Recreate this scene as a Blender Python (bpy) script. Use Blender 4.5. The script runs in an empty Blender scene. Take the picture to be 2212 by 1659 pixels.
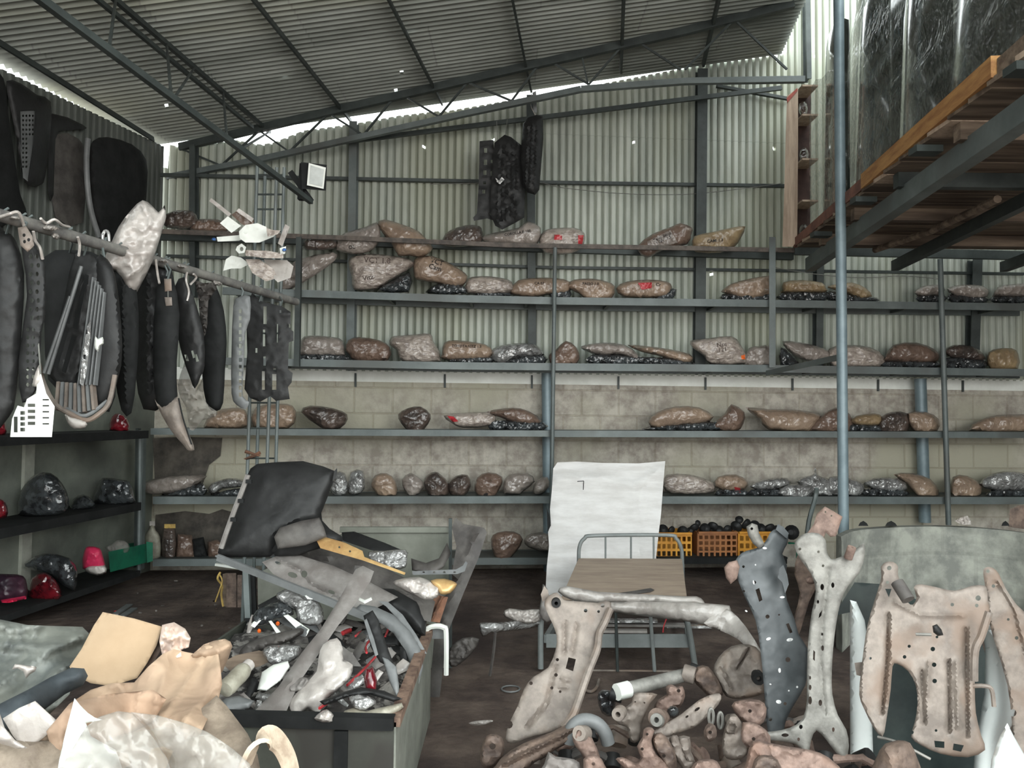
import bpy, bmesh, math, random
from mathutils import Vector, Matrix, noise
from mathutils.geometry import delaunay_2d_cdt
random.seed(7)
S = bpy.context.scene
COL = S.collection
# ------------------------------------------------------------------ camera
F_PX = 1650.0
CAM = Vector((0, 0, 1.65))
PITCH = math.atan(60.5 / F_PX); ROLL = 0.011
ROT = (Matrix.Rotation(math.pi / 2 + PITCH, 3, 'X') @ Matrix.Rotation(ROLL, 3, 'Z'))
cd = bpy.data.cameras.new('camera'); cam = bpy.data.objects.new('camera', cd); COL.objects.link(cam)
cam.location = CAM; cam.rotation_euler = ROT.to_euler()
cd.sensor_width = 36; cd.lens = 36 * F_PX / 2212; cd.clip_start = .05; cd.clip_end = 200
S.camera = cam
# ------------------------------------------------------------------ daylight
W = bpy.data.worlds.new('world'); S.world = W; W.use_nodes = True
nt = W.node_tree; bg = nt.nodes['Background']
tc = nt.nodes.new('ShaderNodeTexCoord'); sx = nt.nodes.new('ShaderNodeSeparateXYZ')
rp = nt.nodes.new('ShaderNodeValToRGB')
nt.links.new(tc.outputs['Generated'], sx.inputs[0]); nt.links.new(sx.outputs['Z'], rp.inputs[0])
rp.color_ramp.elements[0].position = 0.0; rp.color_ramp.elements[0].color = (.62, .60, .57, 1)
rp.color_ramp.elements[1].position = .12; rp.color_ramp.elements[1].color = (.93, 1, 1, 1)
nt.links.new(rp.outputs[0], bg.inputs[0]); bg.inputs[1].default_value = 2.3
def lamp(name, loc, target, sx_, sy_, power, col=(1, 1, 1)):
    l = bpy.data.lights.new(name, 'AREA'); l.shape = 'RECTANGLE'; l.size = sx_; l.size_y = sy_; l.energy = power; l.color = col
    o = bpy.data.objects.new(name, l); COL.objects.link(o); o.location = loc
    o.rotation_euler = (Vector(target) - Vector(loc)).to_track_quat('-Z', 'Y').to_euler(); return o
# daylight of the wide open front of the shed, behind and right of the viewer
lamp('front_opening_daylight', (3.6, -2.6, 3.1), (0.6, 6, 1.2), 2.4, 1.8, 60, (1, .98, .95))
# one shaft of sun through the open front, on the paper in the foreground
sp = bpy.data.lights.new('sun_shaft', 'SPOT'); sp.energy = 110; sp.spot_size = math.radians(7.5); sp.spot_blend = .35; sp.color = (1, .86, .66); sp.shadow_soft_size = .03
so = bpy.data.objects.new('sun_shaft', sp); COL.objects.link(so); so.location = (1.6, -.6, 3.6)
vs = S.view_settings; vs.view_transform = 'Standard'; vs.look = 'None'; vs.gamma = 1; vs.use_curve_mapping = False; vs.exposure = 1.22
S.display_settings.display_device = 'sRGB'
# ------------------------------------------------------------------ ray helpers: a point of the place seen at a pixel
def ray(px, py):
    d = ROT @ Vector(((px - 1106) / F_PX, (829.5 - py) / F_PX, -1)); return d
def P(px, py, Y):
    d = ray(px, py); return CAM + d * (Y / d.y)
def hit(px, py, p0, n):
    d = ray(px, py); n = Vector(n); return CAM + d * ((Vector(p0) - CAM).dot(n) / d.dot(n))
SK = .0786
def rack_y(off=0):   # depth of the plane `off` metres behind the rack front (the back wall stands askew)
    p0 = Vector((0, 7.564 + off, 0)); n = Vector((-SK, 1, 0))
    return lambda px, py: hit(px, py, p0, n).y
RF = rack_y(0); WALL = rack_y(.56)
def flat(Y): return lambda px, py: Y
def tilt(px0, py0, Y0, nx=0, nz=0):
    p0 = P(px0, py0, Y0); n = Vector((-nx, 1, -nz))
    return lambda px, py: hit(px, py, p0, n).y
def idw(pts, pw=2.2):
    def f(px, py):
        s = t = 0
        for a, b, y in pts:
            w = 1 / (((px - a) ** 2 + (py - b) ** 2) ** (pw / 2) + 1e-3); s += w; t += w * y
        return t / s
    return f
def yf(Y): return Y if callable(Y) else (idw(Y) if isinstance(Y, list) else flat(Y))
# ------------------------------------------------------------------ mesh builders, all return (verts, faces) in world metres
def merge(*vfs):
    V = []; F = []
    for v, f in vfs:
        n = len(V); V += list(v); F += [tuple(i + n for i in q) for q in f]
    return V, F
def box(c, s, rot=None):
    c = Vector(c); V = []
    for x in (-.5, .5):
        for y in (-.5, .5):
            for z in (-.5, .5):
                v = Vector((x * s[0], y * s[1], z * s[2]))
                if rot is not None: v = rot @ v
                V.append(c + v)
    return V, [(0, 1, 3, 2), (4, 6, 7, 5), (0, 4, 5, 1), (2, 3, 7, 6), (0, 2, 6, 4), (1, 5, 7, 3)]
def beam(a, b, w, h, up=(0, 0, 1)):     # w across, h along up
    a = Vector(a); b = Vector(b); d = (b - a).normalized(); s = d.cross(Vector(up)).normalized(); u = s.cross(d).normalized()
    V = []
    for p in (a, b):
        for i, j in ((-1, -1), (1, -1), (1, 1), (-1, 1)): V.append(p + s * (i * w / 2) + u * (j * h / 2))
    return V, [(0, 1, 2, 3), (7, 6, 5, 4), (0, 4, 5, 1), (1, 5, 6, 2), (2, 6, 7, 3), (3, 7, 4, 0)]
def tube(pts, r, n=8, cap=True):
    pts = [Vector(p) for p in pts]; V = []; F = []; m = len(pts)
    d0 = (pts[1] - pts[0]).normalized(); ref = Vector((0, 0, 1)) if abs(d0.z) < .9 else Vector((1, 0, 0))
    s = d0.cross(ref).normalized()
    for i, p in enumerate(pts):
        d = (pts[min(i + 1, m - 1)] - pts[max(i - 1, 0)]).normalized()
        s = (s - d * s.dot(d)).normalized(); u = d.cross(s); rr = r[i] if isinstance(r, (list, tuple)) else r
        for k in range(n):
            a = 2 * math.pi * k / n; V.append(p + s * (math.cos(a) * rr) + u * (math.sin(a) * rr))
    for i in range(m - 1):
        for k in range(n):
            F.append((i * n + k, i * n + (k + 1) % n, (i + 1) * n + (k + 1) % n, (i + 1) * n + k))
    if cap: F += [tuple(range(n))[::-1], tuple(range((m - 1) * n, m * n))]
    return V, F
def spline(pts, k=4, closed=False):
    n = len(pts); out = []
    if n < 3: return list(pts)
    rng = range(n) if closed else range(n - 1)
    D = len(pts[0])
    for i in rng:
        g = (lambda j: pts[j % n]) if closed else (lambda j: pts[max(0, min(n - 1, j))])
        a, b, c, d = g(i - 1), g(i), g(i + 1), g(i + 2)
        for q in range(k):
            t = q / k
            out.append(tuple(.5 * (2 * b[e] + (c[e] - a[e]) * t + (2 * a[e] - 5 * b[e] + 4 * c[e] - d[e]) * t * t + (3 * b[e] - a[e] - 3 * c[e] + d[e]) * t ** 3) for e in range(D)))
    if not closed: out.append(tuple(pts[-1]))
    return out
def ptube(pts, r, n=8, k=4, sm=True):    # pts (px, py, Y)
    q = spline(pts, k) if sm and len(pts) > 2 else pts
    return tube([P(a, b, y) for a, b, y in q], r, n)
def pbeam(a, b, w, h, up=(0, 0, 1)): return beam(P(*a), P(*b), w, h, up)
def lathe(c, prof, n=16, axis=(0, 0, 1)):      # prof [(r, h)]
    c = Vector(c); q = Vector((0, 0, 1)).rotation_difference(Vector(axis).normalized()); V = []; F = []
    for r, h in prof:
        for k in range(n):
            a = 2 * math.pi * k / n; V.append(c + q @ Vector((r * math.cos(a), r * math.sin(a), h)))
    for i in range(len(prof) - 1):
        for k in range(n): F.append((i * n + k, i * n + (k + 1) % n, (i + 1) * n + (k + 1) % n, (i + 1) * n + k))
    F += [tuple(range(n))[::-1], tuple(range((len(prof) - 1) * n, len(prof) * n))]
    return V, F
def inside(x, y, poly):
    c = False; n = len(poly); j = n - 1
    for i in range(n):
        xi, yi = poly[i][0], poly[i][1]; xj, yj = poly[j][0], poly[j][1]
        if (yi > y) != (yj > y) and x < (xj - xi) * (y - yi) / (yj - yi) + xi: c = not c
        j = i
    return c
def segd(x, y, a, b):
    dx, dy = b[0] - a[0], b[1] - a[1]; L = dx * dx + dy * dy
    t = 0 if L == 0 else max(0, min(1, ((x - a[0]) * dx + (y - a[1]) * dy) / L))
    return math.hypot(x - a[0] - t * dx, y - a[1] - t * dy)
def circ(cx, cy, rx, ry=None, n=10, rot=0):
    ry = ry or rx; o = []
    for i in range(n):
        a = 2 * math.pi * i / n; u, v = rx * math.cos(a), ry * math.sin(a)
        o.append((cx + u * math.cos(rot) - v * math.sin(rot), cy + u * math.sin(rot) + v * math.cos(rot)))
    return o
class Surf:
    """A panel, bundle or sheet whose outline stands at depth Y, bulging / ribbed / crumpled in depth."""
    def __init__(s, outline, Y, thick=.004, dome=0., edge=None, back=None, noise_=0., nf=6., holes=(), ridges=(), res=None, sm=0, zmin=None, seed=0):
        ol = [(float(a), float(b)) for a, b in outline]
        if sm: ol = spline(ol, sm, True)
        s.ol = ol; s.holes = [list(h) for h in holes]; s.Y = yf(Y); s.thick = thick; s.dome = dome; s.back = back
        xs = [p[0] for p in ol]; ys = [p[1] for p in ol]; s.bb = (min(xs), min(ys), max(xs), max(ys))
        sz = min(s.bb[2] - s.bb[0], s.bb[3] - s.bb[1]); s.edge = edge or max(3, .48 * sz)
        s.ns = noise_; s.nf = nf; s.rid = ridges; s.zmin = zmin; s.seed = seed or random.uniform(0, 99)
        s.res = max(2.6, (res * .62) if res else math.sqrt((s.bb[2] - s.bb[0]) * (s.bb[3] - s.bb[1])) / 21)
    def dist(s, x, y):
        n = len(s.ol); return min(segd(x, y, s.ol[i], s.ol[(i + 1) % n]) for i in range(n))
    def off(s, x, y, d=None):
        if d is None: d = s.dist(x, y)
        t = min(1, d / s.edge); g = math.sqrt(max(0, 1 - (1 - t) ** 2)); o = s.dome * g
        for pl, w, h in s.rid:
            dd = min(segd(x, y, pl[i], pl[i + 1]) for i in range(len(pl) - 1))
            if dd < w: o += h * (.5 + .5 * math.cos(math.pi * dd / w))
        return o, g
    def at(s, x, y, extra=0):
        Y = s.Y(x, y); o, g = s.off(x, y)
        nz = 0
        if s.ns:
            p = P(x, y, Y); q = Vector((p.x * s.nf, s.seed, p.z * s.nf)); cr = (1 - min(1, 2.2 * abs(noise.noise(q * 1.6 + Vector((3, 7, 1)))))) ** 2; cr2 = (1 - min(1, 2.2 * abs(noise.noise(q * 3.4)))) ** 2; nz = s.ns * (.6 * noise.noise(q) + .75 * cr + .4 * cr2 + .2 * noise.noise(q * 6))
            if s.thick == 0: nz *= min(1, g * 1.5)
        v = P(x, y, Y - o - nz - extra)
        if s.zmin is not None and v.z < s.zmin: v.z = s.zmin + extra
        return v, g, nz
    def mesh(s):
        ol = s.ol; r = s.res; ring = []
        for i in range(len(ol)):
            a = ol[i]; b = ol[(i + 1) % len(ol)]; n = max(1, int(math.hypot(b[0] - a[0], b[1] - a[1]) / (r * 1.3)))
            for k in range(n): ring.append((a[0] + (b[0] - a[0]) * k / n, a[1] + (b[1] - a[1]) * k / n))
        loops = [ring] + s.holes; pts = []; ed = []
        for L in loops:
            n0 = len(pts); pts += [Vector(q) for q in L]; ed += [(n0 + i, n0 + (i + 1) % len(L)) for i in range(len(L))]
        nb = len(pts); x0, y0, x1, y1 = s.bb; rr = random.Random(int(s.seed * 1000)); row = 0; y = y0 + r * .5
        while y < y1:
            x = x0 + (r * .5 if row % 2 else 0)
            while x < x1:
                q = (x + rr.uniform(-.2, .2) * r, y + rr.uniform(-.2, .2) * r)
                if inside(q[0], q[1], ol) and s.dist(*q) > .45 * r and not any(inside(q[0], q[1], h) or min(math.hypot(q[0] - hx[0], q[1] - hx[1]) for hx in h) < .3 * r for h in s.holes): pts.append(Vector(q))
                x += r
            y += r * .87; row += 1
        vs_, es_, fs_, ov, oe, of = delaunay_2d_cdt(pts, ed, [], 0, 1e-5)
        tris = []
        for f in fs_:
            c = (vs_[f[0]] + vs_[f[1]] + vs_[f[2]]) / 3
            if inside(c.x, c.y, ol) and not any(inside(c.x, c.y, h) for h in s.holes): tris.append(tuple(f))
        fr = []; bk = []
        for v in vs_:
            q, g, nz = s.at(v.x, v.y); fr.append(q)
            if s.back is not None: Yb = s.Y(v.x, v.y) + s.back * g + (s.thick or 0)
            else: Yb = None
            if Yb is None:
                d = (q - CAM).normalized(); w = q + d * (s.thick or .002) / max(.3, d.y)
            else:
                w = P(v.x, v.y, Yb)
                if s.zmin is not None and w.z < s.zmin: w.z = s.zmin
            bk.append(w)
        cnt = {}
        for t in tris:
            for a, b in ((t[0], t[1]), (t[1], t[2]), (t[2], t[0])): cnt[(a, b)] = 1
        bnd = [(a, b) for a, b in cnt if (b, a) not in cnt]; n = len(fr)
        if s.back is not None and not s.thick:    # bundle: front and back meet on the outline
            bs = set(i for e in bnd for i in e); V = fr + bk
            m = lambda i: i if i in bs else i + n
            F = [t[::-1] for t in tris] + [tuple(m(i) for i in t) for t in tris]
            used = sorted(set(i for f in F for i in f)); mp = {u: k for k, u in enumerate(used)}
            return [V[u] for u in used], [tuple(mp[i] for i in f) for f in F]
        V = fr + bk; F = [t[::-1] for t in tris] + [tuple(i + n for i in t) for t in tris]
        F += [(a, b, b + n, a + n) for a, b in bnd]
        used = sorted(set(i for f in F for i in f)); mp = {u: k for k, u in enumerate(used)}
        return [V[u] for u in used], [tuple(mp[i] for i in f) for f in F]
def surf(*a, **k): return Surf(*a, **k).mesh()
def bundle(outline, Y, d=.1, **k):
    k.setdefault('thick', 0); k.setdefault('back', d * .8); k.setdefault('dome', d); w_ = min(max(p[0] for p in outline) - min(p[0] for p in outline), max(p[1] for p in outline) - min(p[1] for p in outline)); k.setdefault('edge', max(3, .36 * w_)); return Surf(outline, Y, **k)
# ------------------------------------------------------------------ objects
THINGS = []
def mesh_data(name, vf, m, base, smooth=True, ang=38):
    V, F = vf; me = bpy.data.meshes.new(name); me.from_pydata([tuple(Vector(v) - base) for v in V], [], F)
    bm = bmesh.new(); bm.from_mesh(me); bmesh.ops.recalc_face_normals(bm, faces=bm.faces); bm.to_mesh(me); bm.free()
    if smooth:
        for p in me.polygons: p.use_smooth = True
        me.set_sharp_from_angle(angle=math.radians(ang))
    me.materials.append(m); return me
class Thing:
    def __init__(s, name, label, cat, group=None, kind=None):
        s.name, s.label, s.cat, s.group, s.kind = name, label, cat, group, kind; s.parts = []; THINGS.append(s)
    def part(s, name, vf, m, parent=None, label=None, kind=None, ang=38):
        s.parts.append([name, vf, m, parent, label, kind, ang]); return len(s.parts) - 1
    def tags(s, o):
        if s.kind: o['kind'] = s.kind
        if s.kind == 'structure': 
            if s.label: o['label'] = s.label
            return
        o['label'] = s.label; o['category'] = s.cat
        if s.group: o['group'] = s.group
    def build(s):
        xs = [v for p in s.parts for v in p[1][0]]
        mn = [min(v[i] for v in xs) for i in range(3)]; mx = [max(v[i] for v in xs) for i in range(3)]
        base = Vector(((mn[0] + mx[0]) / 2, (mn[1] + mx[1]) / 2, mn[2]))
        if len(s.parts) == 1:
            p = s.parts[0]; o = bpy.data.objects.new(s.name, mesh_data(s.name, p[1], p[2], base, ang=p[6])); COL.objects.link(o); o.location = base; s.tags(o); s.obj = o; return
        r = bpy.data.objects.new(s.name, None); COL.objects.link(r); r.location = base; r.empty_display_size = .05; s.tags(r); s.obj = r; obs = []
        for nm, vf, m, par, lab, kind, ang in s.parts:
            o = bpy.data.objects.new(nm, mesh_data(nm, vf, m, base, ang=ang)); COL.objects.link(o)
            o.parent = r if par is None else obs[par]; obs.append(o)
            if lab: o['label'] = lab
            if kind: o['kind'] = kind
def solo(name, label, cat, vf, m, group=None, ang=38):
    t = Thing(name, label, cat, group); t.part(name, vf, m, ang=ang); return t
def struct(name, vf, m, ang=38, label=None):
    t = Thing(name, label, None, kind='structure'); t.part(name, vf, m, ang=ang); return t
# ------------------------------------------------------------------ materials
def lin(c): return tuple(((v / 255) / 12.92 if v / 255 <= .04045 else ((v / 255 + .055) / 1.055) ** 2.4) for v in c)
def N(nt, kind, **kw):
    n = nt.nodes.new(kind)
    for k, v in kw.items(): setattr(n, k, v)
    return n
def mat(name, c1, c2=None, sc=4, rough=.6, metal=0., bump=0., bs=25, crease=0., coat=0., alpha=1., stretch=(1, 1, 1), lo=.38, hi=.62, spec=.5, c3=None, s3=1.5):
    m = bpy.data.materials.new(name); m.use_nodes = True; nt = m.node_tree; b = nt.nodes['Principled BSDF']; L = nt.links.new
    c1 = lin(c1); c2 = lin(c2) if c2 else tuple(v * .6 for v in c1)
    tc = N(nt, 'ShaderNodeTexCoord'); mp = N(nt, 'ShaderNodeMapping'); mp.inputs['Scale'].default_value = stretch; L(tc.outputs['Object'], mp.inputs[0])
    n1 = N(nt, 'ShaderNodeTexNoise'); n1.inputs['Scale'].default_value = sc; n1.inputs['Detail'].default_value = 6; n1.inputs['Roughness'].default_value = .65; L(mp.outputs[0], n1.inputs[0])
    r = N(nt, 'ShaderNodeValToRGB'); r.color_ramp.elements[0].position = lo; r.color_ramp.elements[1].position = hi
    r.color_ramp.elements[0].color = (*c2, 1); r.color_ramp.elements[1].color = (*c1, 1); L(n1.outputs[0], r.inputs[0]); out = r.outputs[0]
    if c3:
        n3 = N(nt, 'ShaderNodeTexNoise'); n3.inputs['Scale'].default_value = s3; n3.inputs['Detail'].default_value = 3; L(mp.outputs[0], n3.inputs[0])
        r3 = N(nt, 'ShaderNodeValToRGB'); r3.color_ramp.elements[0].position = .5; r3.color_ramp.elements[1].position = .62; L(n3.outputs[0], r3.inputs[0])
        mx = N(nt, 'ShaderNodeMixRGB'); L(r3.outputs[0], mx.inputs[0]); L(out, mx.inputs[1]); mx.inputs[2].default_value = (*lin(c3), 1); out = mx.outputs[0]
    L(out, b.inputs['Base Color']); b.inputs['Roughness'].default_value = rough; b.inputs['Metallic'].default_value = metal
    b.inputs['Coat Weight'].default_value = coat; b.inputs['Coat Roughness'].default_value = .12; b.inputs['Alpha'].default_value = alpha; b.inputs['Specular IOR Level'].default_value = spec
    if bump:
        n2 = N(nt, 'ShaderNodeTexNoise'); n2.inputs['Scale'].default_value = bs; n2.inputs['Detail'].default_value = 4; L(mp.outputs[0], n2.inputs[0])
        bp = N(nt, 'ShaderNodeBump'); bp.inputs['Strength'].default_value = 1; bp.inputs['Distance'].default_value = bump; L(n2.outputs[0], bp.inputs['Height']); L(bp.outputs[0], b.inputs['Normal']); L(bp.outputs[0], b.inputs['Coat Normal'])
    if crease:      # sharp folds of film and paper
        nz = N(nt, 'ShaderNodeTexNoise'); nz.inputs['Scale'].default_value = 5; L(mp.outputs[0], nz.inputs[0])
        ad = N(nt, 'ShaderNodeMixRGB'); ad.blend_type = 'ADD'; ad.inputs[0].default_value = .35; L(mp.outputs[0], ad.inputs[1]); L(nz.outputs['Color'], ad.inputs[2])
        vo = N(nt, 'ShaderNodeTexVoronoi'); vo.inputs['Scale'].default_value = 17; L(ad.outputs[0], vo.inputs[0])
        b2 = N(nt, 'ShaderNodeBump'); b2.inputs['Distance'].default_value = crease; L(vo.outputs['Distance'], b2.inputs['Height'])
        if b.inputs['Normal'].is_linked: L(b.inputs['Normal'].links[0].from_socket, b2.inputs['Normal'])
        L(b2.outputs[0], b.inputs['Normal']); L(b2.outputs[0], b.inputs['Coat Normal'])
    return m
steel = mat('painted_steel', (112, 120, 119), (92, 100, 99), 3, .5, .1, c3=(88, 92, 90))
steel_d = mat('dark_steel', (68, 75, 73), (50, 56, 55), 4, .55, .1)
pipe_m = mat('pipe_blue_grey', (126, 142, 148), (108, 124, 130), 5, .42, .15)
galv = mat('galvanised_sheet', (192, 197, 186), (160, 166, 156), 2.2, .55, .1, stretch=(1.5, 1.5, .3), c3=(172, 176, 160), s3=.8)
roof_m = mat('roof_sheet', (172, 178, 171), (142, 148, 141), 1.6, .55, .08, stretch=(.35, 1.5, 1), c3=(170, 174, 160), s3=.7)
galv_l = mat('dark_left_sheet', (104, 108, 102), (74, 78, 74), 2.5, .6, .2, stretch=(1.5, 1.5, .3))  # darker tone than the back wall sheets
white_m = mat('white_board', (236, 238, 232), (214, 216, 208), 2, .6)
rust = mat('rust', (132, 92, 70), (84, 62, 50), 9, .85, bump=.002, bs=60)
rail_m = mat('brown_rail', (106, 96, 88), (70, 64, 60), 12, .7)
kraft = mat('kraft_in_film', (160, 138, 118), (134, 114, 98), 3, .45, bump=.012, bs=14, coat=.8, crease=0.0063)
kraft_d = mat('dark_kraft_in_film', (124, 102, 88), (100, 82, 72), 3, .45, bump=.012, bs=14, coat=.7, crease=0.0063)
kraft_g = mat('grey_paper_in_film', (160, 150, 142), (130, 120, 113), 3, .4, bump=.012, bs=16, coat=.9, crease=0.0073)
kraft_y = mat('yellow_brown_paper', (160, 138, 104), (130, 110, 84), 5, .5, bump=.01, bs=16, coat=.6, crease=0.0052)
kraft_dk = mat('brown_black_bundle', (96, 82, 74), (60, 52, 48), 7, .4, bump=.014, bs=18, coat=.8, crease=0.0073)
silver = mat('silver_film', (186, 186, 184), (120, 118, 116), 9, .22, .35, bump=.018, bs=22, coat=1, crease=0.0105)
news = mat('newspaper_in_film', (172, 160, 150), (140, 128, 120), 12, .4, bump=.012, bs=16, coat=.9, lo=.42, hi=.52, stretch=(1, 1, 1.8), crease=0.0063)
blackp = mat('black_plastic', (42, 42, 42), (30, 30, 30), 6, .5, spec=.3, bump=.002, bs=30)
blackm = mat('matt_black', (40, 41, 41), (28, 29, 29), 6, .8, spec=.2)
lampg = mat('lamp_glass', (70, 74, 76), (24, 24, 25), 12, .15, coat=.8, bump=.004, bs=40, crease=0.0031)
greyp = mat('grey_plastic', (120, 122, 122), (96, 98, 98), 4, .5)
dustp = mat('dusty_grey_plastic', (136, 132, 128), (108, 102, 98), 7, .7, bump=.001)
dustp2 = mat('dusty_dark_plastic', (92, 88, 84), (62, 58, 56), 6, .65)
castm = mat('dusty_bare_steel', (141, 131, 122), (106, 97, 90), 9, .62, .1, bump=.0015, bs=50, c3=(124, 108, 96), s3=5)
casta = mat('grey_alloy', (136, 134, 128), (104, 102, 97), 12, .6, .25, bump=.0015, bs=70)
castr = mat('rusty_pink_steel', (142, 120, 109), (96, 78, 70), 12, .75, .05, bump=.003, bs=50, c3=(120, 96, 84), s3=6)
castb = mat('brown_cast', (122, 104, 92), (74, 62, 56), 12, .7, .1, bump=.003, bs=50)
slate = mat('slate_blue_steel', (76, 80, 82), (58, 62, 64), 6, .5, .1, bump=.001, c3=(84, 88, 90), s3=6)
chalk = mat('white_smear', (226, 226, 224), (150, 150, 150), 40, .6)
filmw = mat('white_film', (190, 184, 178), (160, 152, 146), 5, .35, bump=.006, bs=20, coat=.5, crease=0.0025)
filmt = mat('clear_film', (180, 175, 168), (160, 155, 148), 5, .2, bump=.004, bs=8, coat=.6, alpha=.4, crease=0.004)
filmd = mat('smoky_film', (104, 106, 98), (58, 60, 56), 3, .14, bump=.02, bs=5, coat=1, alpha=.26, crease=0.0084)
foam = mat('white_foam', (218, 216, 214), (200, 197, 194), 3, .75, bump=.003, bs=8, stretch=(1, 1, 5))
ply = mat('plywood', (176, 158, 140), (154, 136, 120), 3, .7, stretch=(1, 4, 4))
wood = mat('orange_plank', (188, 142, 88), (150, 104, 64), 5, .75, stretch=(4, .5, 4))
woodd = mat('old_plank', (132, 116, 100), (96, 82, 70), 4, .85, stretch=(.4, 5, 5), c3=(78, 66, 56))
woodp = mat('pale_plank', (190, 170, 150), (158, 138, 120), 4, .8, stretch=(5, 5, .5))
card = mat('cardboard', (164, 142, 116), (150, 128, 102), 2.5, .85, bump=.001)
paper = mat('brown_paper', (166, 144, 122), (142, 120, 101), 3, .8, bump=.004, bs=7, crease=0.003)
tarp = mat('grey_tarp', (132, 134, 126), (84, 88, 86), 3, .55, bump=.01, bs=6)
tarpd = mat('dark_cloth', (62, 68, 72), (40, 46, 50), 5, .8, bump=.008, bs=10)
bagm = mat('woven_bag', (140, 128, 113), (112, 100, 88), 14, .8, bump=.002, bs=80)
red = mat('red_print', (206, 60, 66), (170, 46, 52), 6, .5, coat=.5)
pink = mat('pink_plastic', (226, 60, 100), (180, 40, 76), 4, .4, coat=.4)
redd = mat('dark_red_lens', (120, 26, 36), (60, 14, 22), 8, .2, coat=.8)
green = mat('green_plastic', (26, 112, 84), (16, 78, 60), 4, .5)
orange = mat('orange_crate_plastic', (222, 160, 56), (196, 128, 40), 4, .55)
brownc = mat('brown_crate_plastic', (170, 112, 66), (140, 90, 54), 4, .6)
blue = mat('blue_plastic', (70, 120, 190), None, 4, .4)
yell = mat('yellow_string', (206, 176, 100), (170, 140, 80), 20, .8)
amber = mat('amber_bulb', (255, 120, 50), None, 4, .3)
carw = mat('white_car_paint', (238, 244, 242), (230, 236, 234), 2, .25, coat=1)
ink = mat('black_ink', (40, 36, 36), None, 10, .7)
inkr = mat('faded_ink', (96, 82, 76), None, 10, .7)
bedm = mat('bed_tube_paint', (132, 137, 136), (112, 117, 116), 4, .45, .1)
brassy = mat('brass_strip', (222, 186, 128), (180, 140, 92), 6, .4, .4)
glassd = mat('dark_windscreen_glass', (52, 58, 54), (30, 34, 32), 3, .08, coat=1)
bottlem = mat('dusty_bottle', (176, 172, 156), (130, 124, 110), 8, .5)
stringm = mat('grey_wire', (120, 120, 114), None, 6, .6)

scrapm = mat('mixed_scrap', (150, 146, 140), (44, 42, 41), 11, .6, bump=.02, bs=18, lo=.47, hi=.53, c3=(84, 80, 78), s3=6)
# ================================================================== SETTING
def brickmix(m, sx_, sz_, axis, k=.22, mortar=.01, mcol=None, off=.5, bumpd=0.):
    """sheets or blocks: tone differs from piece to piece"""
    nt = m.node_tree; b = nt.nodes['Principled BSDF']; L = nt.links.new; src = b.inputs['Base Color'].links[0].from_socket
    tc = N(nt, 'ShaderNodeTexCoord'); sp_ = N(nt, 'ShaderNodeSeparateXYZ'); cb = N(nt, 'ShaderNodeCombineXYZ'); L(tc.outputs['Object'], sp_.inputs[0])
    L(sp_.outputs[axis[0]], cb.inputs[0]); L(sp_.outputs[axis[1]], cb.inputs[1])
    br = N(nt, 'ShaderNodeTexBrick'); br.offset = off; L(cb.outputs[0], br.inputs[0])
    br.inputs['Color1'].default_value = (1, 1, 1, 1); br.inputs['Color2'].default_value = (1 - k, 1 - k, 1 - k, 1)
    mc = mcol or (1 - 1.5 * k,) * 3
    br.inputs['Mortar'].default_value = (*mc, 1)
    br.inputs['Scale'].default_value = 1; br.inputs['Mortar Size'].default_value = mortar; br.inputs['Mortar Smooth'].default_value = .3
    br.inputs['Brick Width'].default_value = sx_; br.inputs['Row Height'].default_value = sz_
    mx = N(nt, 'ShaderNodeMixRGB'); mx.blend_type = 'MULTIPLY'; mx.inputs[0].default_value = 1; L(src, mx.inputs[1]); L(br.outputs[0], mx.inputs[2]); L(mx.outputs[0], b.inputs['Base Color'])
    if bumpd:
        bp = N(nt, 'ShaderNodeBump'); bp.inputs['Distance'].default_value = bumpd; bp.invert = True; L(br.outputs['Fac'], bp.inputs['Height'])
        if b.inputs['Normal'].is_linked: L(b.inputs['Normal'].links[0].from_socket, bp.inputs['Normal'])
        L(bp.outputs[0], b.inputs['Normal'])
brickmix(galv, .82, 2.6, ('X', 'Z'), .12, .006)
brickmix(roof_m, 1.9, .8, ('X', 'Y'), .2, .008)
block = mat('concrete_block', (190, 184, 172), (148, 140, 130), 7, .85, bump=.006, bs=30, c3=(172, 168, 150), s3=.6)
brickmix(block, .40, .27, ('X', 'Z'), .07, .010, (.86, .84, .81), bumpd=.004)
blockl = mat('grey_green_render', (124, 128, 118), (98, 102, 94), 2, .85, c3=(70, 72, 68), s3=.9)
dirt = mat('dirt_floor', (104, 90, 81), (66, 54, 49), 3.5, .9, bump=.02, bs=12, c3=(50, 39, 36), s3=.8)
tank_m = mat('weathered_cistern', (158, 160, 150), (116, 118, 112), 5, .8, bump=.006, bs=20, c3=(94, 96, 90), s3=2.4)
brickmix(tank_m, .45, .3, ('X', 'Z'), .06, .015, (.86, .86, .86))

def wy(X, off=.56): return 7.564 + off + SK * X
struct('floor', box((1, 2.5, -.05), (12, 14, .1)), dirt)
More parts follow.
